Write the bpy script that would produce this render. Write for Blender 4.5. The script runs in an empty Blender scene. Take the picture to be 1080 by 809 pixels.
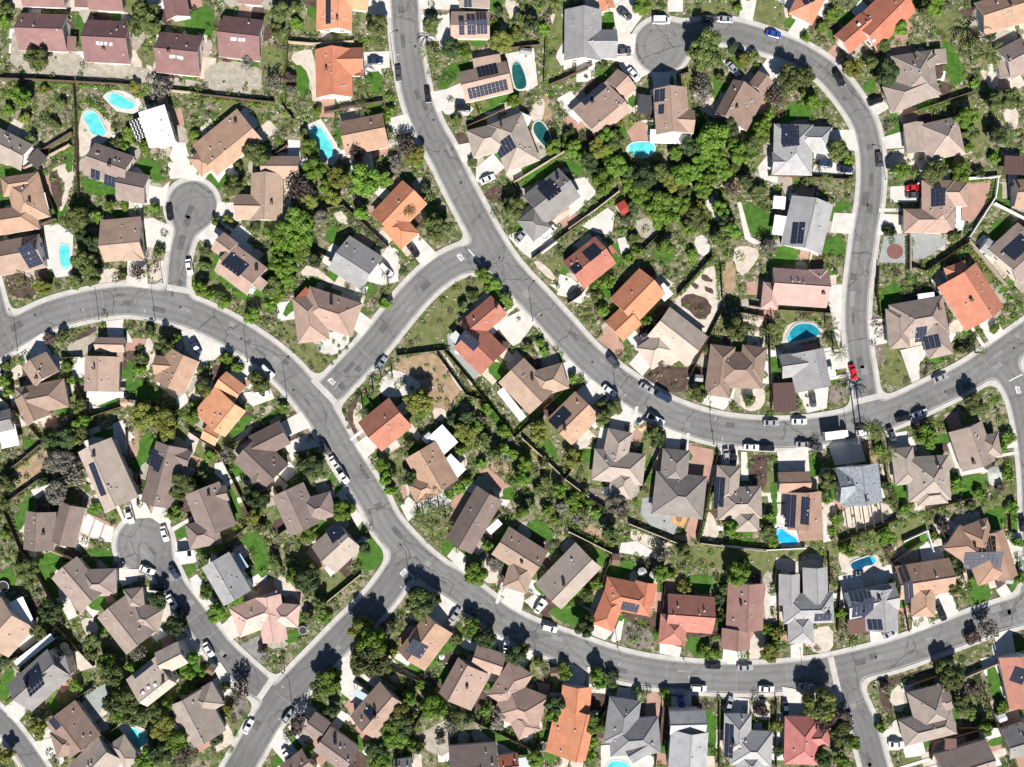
import bpy, bmesh, math, random
import numpy as np
from mathutils import Vector, Matrix, noise
random.seed(11)
# ----------------------------------------------------------------------------------------------
# SURVEY OF THE NEIGHBOURHOOD.  Map sheets: name -> (x0, y0, units per map unit); one map unit is 0.3 m.
# ----------------------------------------------------------------------------------------------
F, F2, F5 = 4.905, 3.871, 3.854
SHEET = {}
for n, y, in (('T', 0), ('U', 150), ('V', 300), ('W', 450)):
    for i, x in enumerate((0, 200, 400, 600)):
        SHEET[n + str(i + 1)] = (x, y, F)
SHEET.update(T5=(800, 0, F5), U5=(800, 150, F), U6=(860, 150, F), V5=(780, 300, F), V6=(860, 300, F), W5=(760, 450, F), W6=(860, 450, F),
             X1=(0, 600, F2), X2=(200, 600, F2), X3=(400, 600, F2), X4=(600, 600, F2), X5=(802, 600, F2), M=(0, 0, 1.0))

# roads: width (map units), centre line (map units)
ROADS = [
 (30, [(426,-25),(427,10),(430,50),(439,100),(452,135),(467,162),(492,212),(522,266),(543,294),(565,317),(597,352),(620,377),(655,405),(702,434),(752,451),(804,457),(850,456),(898,448),(943,434),(982,416),(1022,396),(1060,370),(1105,338)]),
 (31, [(-30,378),(0,361),(30,343),(60,330),(102,320),(140,317),(183,325),(220,338),(262,361),(303,393),(338,436),(364,481),(392,524),(408,554),(436,585),(461,606),(482,618),(540,660),(607,686),(655,702),(703,711),(760,715),(807,715),(850,711),(871,708),(915,698),(957,686),(1034,657),(1081,642),(1110,630)]),
 (30, [(505,272),(484,275),(460,289),(433,315),(395,362),(370,389),(352,408)]),
 (22, [(203,225),(197,240),(190,265),(187,292),(187,309)]),
 (28, [(154,577),(172,599),(185,623),(210,656),(232,685),(254,706),(272,722)]),
 (31, [(424,598),(406,624),(385,648),(368,664),(336,697),(303,731),(280,762),(258,800),(238,835)]),
 (25, [(697,47),(716,40),(740,34),(773,34),(806,43),(836,54),(858,66),(876,80),(897,106),(912,132),(918,160),(919,190),(917,215),(912,245),(908,275),(904,310),(903,341),(906,370),(910,395),(914,422)]),
 (28, [(893,722),(899,740),(912,770),(922,806),(932,840)]),
 (28, [(1059,386),(1074,412),(1082,440),(1088,480),(1091,530),(1092,640)]),
 (22, [(-20,742),(0,760),(16,778),(36,806),(56,836)]),
 (22, [(-30,262),(-14,292),(-3,330),(2,343)]),
]
BULBS = [(203,217,27),(152,574,30),(697,49,29)]

# rows of neighbouring houses: phrase, counted from
ROWS = dict(
 maroon=('in maroon-roofed row','west'), topedge=('on north edge','west'), nwcul=('around northwest cul-de-sac','west'),
 westedge=('on west edge','north'), nroad=('west of north road','north'), link=('north of link street','west'),
 ceast=('east of central road','west'), csouth=('south of central road','west'), lin=('inside east loop','north'),
 lout=('outside east loop','north'), eroad=('north of east road','west'), necor=('in northeast corner','north'),
 wcurve=('inside west curve','west'), snorth=('north of south road','west'), swcul=('around southwest cul-de-sac','west'),
 culst=('along cul-de-sac street','north'), swcor=('in southwest corner','west'), swst=('east of southwest street','north'),
 ssouth=('south of south road','west'), secor=('in southeast corner','west'), bottom=('on south edge','west'))

# houses: sheet, row, roof colour, storeys, wings [(kind, x1,y1, x2,y2, width[, ridge offset])], solar [(x,y,w,h,turn)], covers [(x1,y1,x2,y2,w,colour)]
H_ = [
 ('T1','maroon','mar',1,[('g',95,160,345,168,195),('f',345,225,390,228,80)],[],[]),
 ('T1','maroon','mar',1,[('g',440,207,672,218,222)],[],[],'sky:520,234;540,236;562,237;588,240'),
 ('T1','maroon','mar',1,[('g',815,265,1040,288,212)],[],[],'sky:895,302;910,302;935,306;950,310'),
 ('T2','maroon','mar',1,[('g',159,183,373,207,215)],[],[],'sky:230,213;245,214;270,217;290,218'),
 ('T1','topedge','mar',1,[('g',115,-75,335,-68,210)],[],[]),
 ('T1','topedge','mar',1,[('g',460,-55,640,-45,205),('f',385,-10,455,-8,95)],[],[]),
 ('T1','topedge','mar',1,[('g',880,-120,920,92,125)],[],[]),
 ('T2','topedge','mar',1,[('g',250,-60,378,-50,150)],[],[]),
 ('T1','nwcul','wht',2,[('f',782,560,838,745,142)],[],[(695,620,735,715,55,'bw')]),
 ('T2','nroad','org',1,[('g',750,-100,745,158,185,.3),('g',800,-10,925,5,100)],[(718,60,30,130,0)],[]),
 ('T2','nroad','ter',1,[('g',742,250,747,502,190),('g',735,318,900,315,148)],[],[(760,510,830,500,30,'wh')]),
 ('T2','nwcul','otn',1,[('g',75,829,307,638,205,-.45),('h',30,790,100,885,100)],[],[]),
 ('T2','nroad','otn',1,[('g',790,715,1015,670,180)],[],[]),
 ('T3','ceast','grb',1,[('g',415,-30,575,-22,125)],[(458,10,40,40,0)],[]),
 ('T3','ceast','pbr',1,[('g',370,125,572,127,142,-.2)],[(427,148,30,58,0),(478,146,45,60,0),(532,143,55,60,0)],[]),
 ('T3','ceast','pbr',1,[('g',428,450,675,392,165),('f',552,290,572,400,145)],[(555,345,105,105,-12),(562,462,205,48,-14)],[]),
 ('T3','ceast','gtn',1,[('h',650,610,745,860,190),('h',468,745,650,700,150)],[(650,760,75,95,62)],[(715,610,775,640,70,'wh')]),
 ('U3','ceast','gry',1,[('g',800,350,985,205,190),('h',755,460,850,385,140)],[(880,250,85,95,-38),(845,215,45,40,-38)],[]),
 ('U4','ceast','rbr',1,[('g',22,690,190,555,180),('f',195,580,232,548,45)],[(120,573,80,65,-38),(37,655,50,45,-38)],[]),
 ('V4','ceast','ter',1,[('g',278,141,434,-20,190),('g',235,245,330,155,140)],[],[(470,60,515,20,75,'wh')]),
 ('V4','ceast','ltn',1,[('g',465,190,665,345,190),('h',510,290,385,380,130)],[],[]),
 ('V4','ceast','brn',1,[('h',800,315,765,580,130),('h',750,440,1000,445,190),('h',965,318,940,500,130)],[],[]),
 ('V5','ceast','lgr',1,[('g',345,345,385,542,190,.35),('g',215,425,350,405,125)],[],[(472,440,480,475,40,'wh')]),
 ('T4','lin','lgr',1,[('g',75,45,72,312,192),('g',85,225,250,225,152)],[],[]),
 ('T4','lin','pbr',1,[('g',80,640,255,495,202,-.5),('g',240,465,303,402,140)],[(130,480,150,38,-40)],[(25,610,70,570,70,'wh')]),
 ('T4','lin','tan',2,[('g',525,452,540,690,175,-.1),('g',540,622,650,628,122)],[(470,493,50,62,2),(478,565,28,48,2)],[(420,705,635,712,70,'wh')]),
 ('T4','lin','brn',1,[('g',838,632,935,452,190,.45),('g',970,462,1022,393,100)],[],[]),
 ('T5','lin','lgr',1,[('h',145,502,140,710,160),('h',140,562,302,566,105),('g',55,662,150,662,90)],[(125,558,62,85,0)],[]),
 ('U5','lin','lgr',1,[('g',283,298,222,555,220)],[(184,472,28,112,8),(213,474,28,112,8)],[(115,380,100,480,62,'wh'),(110,280,104,345,62,'wh')]),
 ('U5','lin','pnk',1,[('g',70,742,362,762,190,.1),('h',312,655,316,800,95),('h',20,790,110,800,140)],[],[]),
 ('T4','topedge','ter',1,[('g',170,-70,207,48,75)],[],[]),
 ('T5','lout','org',1,[('h',235,-50,172,75,110)],[(200,8,40,25,-20)],[]),
 ('T5','lout','ter',1,[('g',430,150,590,-10,152,-.15),('g',340,180,450,85,100)],[],[],'sky:405,103;465,170'),
 ('T5','lout','gtn',1,[('h',625,212,655,405,170),('h',528,405,725,325,118),('h',640,250,722,262,90),('f',718,230,765,226,60)],[],[]),
 ('T5','lout','ltn',1,[('h',672,580,828,545,155),('g',632,498,648,620,82)],[],[]),
 ('U6','lout','pbr',1,[('h',640,193,640,468,172),('h',460,405,727,405,125),('h',600,262,795,266,130)],[(627,287,58,95,0)],[(738,318,738,448,24,'wh')]),
 ('T5','necor','otn',1,[('g',900,75,1090,15,140)],[],[]),
 ('T5','necor','grb',1,[('g',1000,262,1100,210,135),('f',998,240,1010,315,55)],[],[]),
 ('U6','necor','otn',1,[('g',1030,265,1150,262,150)],[],[]),
 ('V6','eroad','grb',1,[('h',400,200,680,150,195),('h',600,150,655,372,132),('h',420,120,440,330,110)],[(552,258,58,75,-8),(605,298,65,68,-14)],[(570,45,580,122,85,'wh'),(690,268,712,280,40,'wh')]),
 ('U6','eroad','org',1,[('g',735,685,882,915,235,.1),('h',690,710,800,670,130)],[],[]),
 ('U6','eroad','grb',1,[('g',975,640,1130,500,235,-.3)],[(1040,545,75,130,48)],[]),
 ('V3','csouth','rbr',1,[('g',450,250,620,105,132),('g',450,262,592,402,190)],[(468,292,105,55,42)],[(378,255,462,345,48,'lg')]),
 ('V3','csouth','tan',1,[('g',682,443,843,610,185),('h',790,522,965,470,140)],[],[(625,545,745,697,40,'wh')]),
 ('V3','csouth','otn',1,[('g',930,768,1080,620,190)],[(935,690,60,110,45)],[]),
 ('W4','csouth','gtn',1,[('h',268,20,225,230,130),('h',125,195,392,225,165),('h',300,215,262,365,130)],[],[(185,325,230,365,40,'wh')]),
 ('W4','csouth','dgr',1,[('h',558,118,540,300,142),('h',440,340,706,370,225)],[],[(455,405,530,415,35,'wh')]),
 ('W4','csouth','gtn',1,[('h',770,400,1000,392,170),('h',830,203,815,400,122),('h',920,420,922,545,132)],[(780,340,48,150,4)],[]),
 ('W5','csouth','ttn',1,[('g',433,338,440,532,182),('g',300,292,465,288,112),('f',465,530,468,590,126)],[(365,440,48,168,2),(430,433,38,140,2)],[]),
 ('W6','csouth','blu',2,[('g',222,200,245,402,215),('g',118,310,190,300,190)],[],[]),
 ('W6','csouth','gtn',1,[('h',480,275,700,262,235),('h',452,108,475,300,115),('h',600,300,612,405,160)],[],[]),
 ('W6','csouth','grb',1,[('g',780,0,852,205,182),('h',850,110,960,90,122)],[],[]),
 ('U2','link','lgr',1,[('g',770,568,945,680,208,-.1)],[],[]),
 ('V2','link','pbr',1,[('h',590,95,865,185,185),('h',610,60,640,295,165)],[],[(568,85,620,30,50,'tr')]),
 ('U3','link','ter',1,[('g',17,430,183,255,178),('h',55,395,160,512,130)],[],[]),
 ('U2','nwcul','tan',1,[('g',400,160,393,406,168),('g',235,332,390,335,132),('g',370,128,566,128,118)],[],[]),
 ('U2','nwcul','pbr',2,[('g',176,592,348,721,178,-.2),('g',140,508,215,565,112),('f',325,700,385,748,60)],[(240,635,112,78,36)],[]),
 ('U1','nwcul','grb',1,[('g',460,80,665,152,172),('g',610,215,758,245,155)],[(487,165,50,45,19),(570,200,80,50,19)],[]),
 ('U1','nwcul','tan',1,[('g',525,510,735,490,218,-.3),('h',680,500,682,612,112)],[],[]),
 ('U1','westedge','gtn',1,[('g',-100,-40,135,78,150)],[],[(165,60,220,110,80,'dk')]),
 ('U1','westedge','otn',1,[('h',110,185,168,405,180),('h',-60,420,190,380,135),('h',5,230,200,200,100)],[],[(215,265,235,350,38,'wh')]),
 ('U1','westedge','tan',1,[('g',-60,612,215,560,178)],[(165,590,80,105,-18)],[]),
 ('V1','wcurve','brn',1,[('g',172,388,238,490,150),('h',85,610,340,560,150),('g',130,570,195,705,135)],[],[]),
 ('V1','wcurve','pbr',1,[('g',525,372,520,555,180),('g',490,310,642,313,76),('f',620,340,620,400,32)],[],[(450,570,640,570,30,'wh')]),
 ('V1','wcurve','otn',1,[('g',950,362,868,530,176,.15),('g',795,415,920,425,100)],[],[]),
 ('V2','wcurve','org',1,[('g',99,725,209,590,206,-.45),('g',155,490,260,570,105),('g',75,755,150,795,95)],[],[]),
 ('W2','wcurve','dbr',1,[('g',290,115,445,265,190),('g',330,110,492,28,135),('h',310,260,420,230,110)],[],[]),
 ('W2','wcurve','grb',1,[('g',505,325,600,532,180),('h',590,440,742,398,132)],[],[]),
 ('W2','wcurve','gtn',1,[('g',690,690,828,562,188)],[(752,545,85,80,-38)],[]),
 ('W1','westedge','gry',1,[('g',-70,-10,60,-40,110)],[],[(0,60,90,40,110,'wh')]),
 ('V3','snorth','rbr',1,[('g',-50,790,110,660,195)],[],[]),
 ('W3','snorth','otn',1,[('g',212,120,330,322,185),('h',165,350,300,290,115)],[],[(290,20,372,112,95,'wh'),(345,165,425,245,70,'wh')]),
 ('W3','snorth','dbr',1,[('g',410,622,572,345,158),('h',540,380,600,350,70)],[],[(565,545,625,490,36,'wh')]),
 ('W3','snorth','brn',1,[('g',625,590,830,720,172),('h',745,700,700,850,135)],[],[]),
 ('X3','snorth','gtn',1,[('g',690,115,855,-55,150,-.2)],[],[]),
 ('X4','snorth','ter',1,[('h',145,95,345,135,128),('h',188,110,135,242,95),('g',318,55,302,150,92)],[(250,158,70,40,12)],[]),
 ('X4','snorth','ptr',1,[('g',400,178,592,192,152),('h',432,190,420,312,112)],[],[]),
 ('X4','snorth','mbr',1,[('g',727,58,718,250,152),('g',685,245,682,330,118)],[],[]),
 ('X5','snorth','lgr',1,[('h',95,165,302,160,125),('h',165,180,168,307,105),('g',120,22,120,150,86),('g',225,-5,228,140,102)],[(255,198,68,35,-3)],[]),
 ('X5','snorth','lgr',1,[('g',355,155,560,112,112),('g',490,82,500,252,135)],[(400,165,55,68,-8),(438,160,45,95,-8),(467,228,50,42,-8)],[(360,240,440,228,60,'bn')]),
 ('X5','snorth','otn',1,[('g',562,60,785,25,140),('h',668,55,668,198,100)],[(605,95,38,105,-18)],[]),
 ('W6','snorth','otn',1,[('h',815,500,925,800,165),('h',710,570,960,740,150),('g',925,545,1000,785,110)],[(860,690,165,95,-6)],[]),
 ('W1','swcul','ltn',2,[('g',485,95,625,405,190,-.1)],[(508,272,42,175,-20)],[]),
 ('W1','swcul','dbr',1,[('g',885,95,805,408,168),('g',860,130,978,175,90)],[(782,163,52,85,20),(822,192,42,82,20)],[]),
 ('W2','swcul','grb',1,[('g',60,320,150,545,195),('h',-15,572,150,540,135),('g',90,365,195,342,82)],[],[]),
 ('W2','swcul','lgr',2,[('g',130,690,245,890,165)],[],[(245,665,290,735,38,'bl')]),
 ('X2','swcul','pnk',1,[('h',180,222,375,150,130),('g',318,112,348,298,105),('h',330,185,445,195,95)],[],[]),
 ('W1','swcul','dbr',1,[('g',205,440,195,640,160),('g',375,405,320,610,135)],[],[]),
 ('X1','swcul','grb',1,[('g',258,-5,378,135,138,.2),('h',330,60,472,55,112)],[],[]),
 ('X1','culst','grb',1,[('g',458,150,578,302,165),('h',530,185,655,215,105),('h',505,130,585,120,90)],[],[]),
 ('X1','culst','ltn',2,[('g',555,510,675,415,142,-.5),('g',650,390,745,342,100)],[(578,415,95,22,-38)],[],'sky:590,500;612,480;640,468;610,525;640,495;660,480'),
 ('X1','culst','gtn',1,[('g',757,525,848,700,165),('h',790,565,888,508,108),('h',735,670,800,700,80)],[],[]),
 ('X1','swcor','tan',1,[('g',-40,300,70,180,190)],[],[(65,125,115,235,62,'wh')]),
 ('X1','swcor','gry',2,[('g',75,530,238,385,150,.1),('h',190,425,275,400,95)],[(150,450,80,82,-42)],[(65,390,215,275,30,'wh')]),
 ('X1','swcor','brn',1,[('g',240,585,348,728,155),('h',215,725,330,690,110)],[(230,627,45,50,-40)],[]),
 ('X1','swcor','gtn',1,[('g',330,860,450,735,150),('h',470,700,540,800,80)],[],[]),
 ('X3','ssouth','otn',1,[('g',245,225,130,378,138,-.25)],[(155,322,62,72,-55)],[]),
 ('X2','swst','tan',1,[('g',838,515,715,657,165,-.1)],[(738,583,40,42,-52)],[(672,500,735,535,28,'bl')]),
 ('X2','swst','grb',1,[('g',537,695,660,785,122),('g',485,622,548,668,92)],[],[]),
 ('X2','swst','brn',1,[('g',400,850,490,780,110)],[],[]),
 ('X3','ssouth','pbr',1,[('g',388,400,308,545,152,-.4),('g',385,355,505,395,92)],[],[]),
 ('X3','ssouth','pbr',1,[('h',582,403,488,548,115),('h',490,530,668,600,160),('h',560,570,615,680,100)],[],[]),
 ('X3','ssouth','ter',1,[('g',805,575,760,768,170,.5),('g',808,480,800,585,122)],[],[]),
 ('X4','ssouth','dgy',1,[('h',232,533,205,720,132),('h',165,695,372,680,150),('g',240,760,340,700,90)],[],[]),
 ('X4','ssouth','wgr',2,[('g',495,665,482,850,155),('g',412,632,560,628,95)],[],[]),
 ('X4','ssouth','lgr',1,[('h',692,593,688,760,112),('h',660,730,832,738,145),('h',740,740,742,850,120)],[(655,705,32,135,2)],[]),
 ('X4','ssouth','red',1,[('h',955,605,950,802,142),('h',950,690,1067,685,82)],[],[]),
 ('X5','secor','gtn',1,[('h',678,488,722,655,160),('h',580,675,795,622,110),('h',700,510,790,570,100)],[],[]),
 ('X5','secor','grb',1,[('g',735,832,945,768,145)],[],[(752,715,800,715,45,'bn')]),
 ('X5','secor','ptr',1,[('g',1050,350,1095,560,150)],[(1048,432,42,65,14)],[]),
 ('X5','secor','gry',1,[('g',1005,722,1110,690,125)],[],[]),
 ('X3','bottom','grb',1,[('g',290,815,485,800,180)],[],[]),
 ('X3','bottom','ter',1,[('g',490,808,570,798,88)],[],[(585,770,592,815,45,'lg')]),
 ('X3','bottom','gry',1,[('g',60,820,135,812,80)],[],[]),
]

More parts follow.
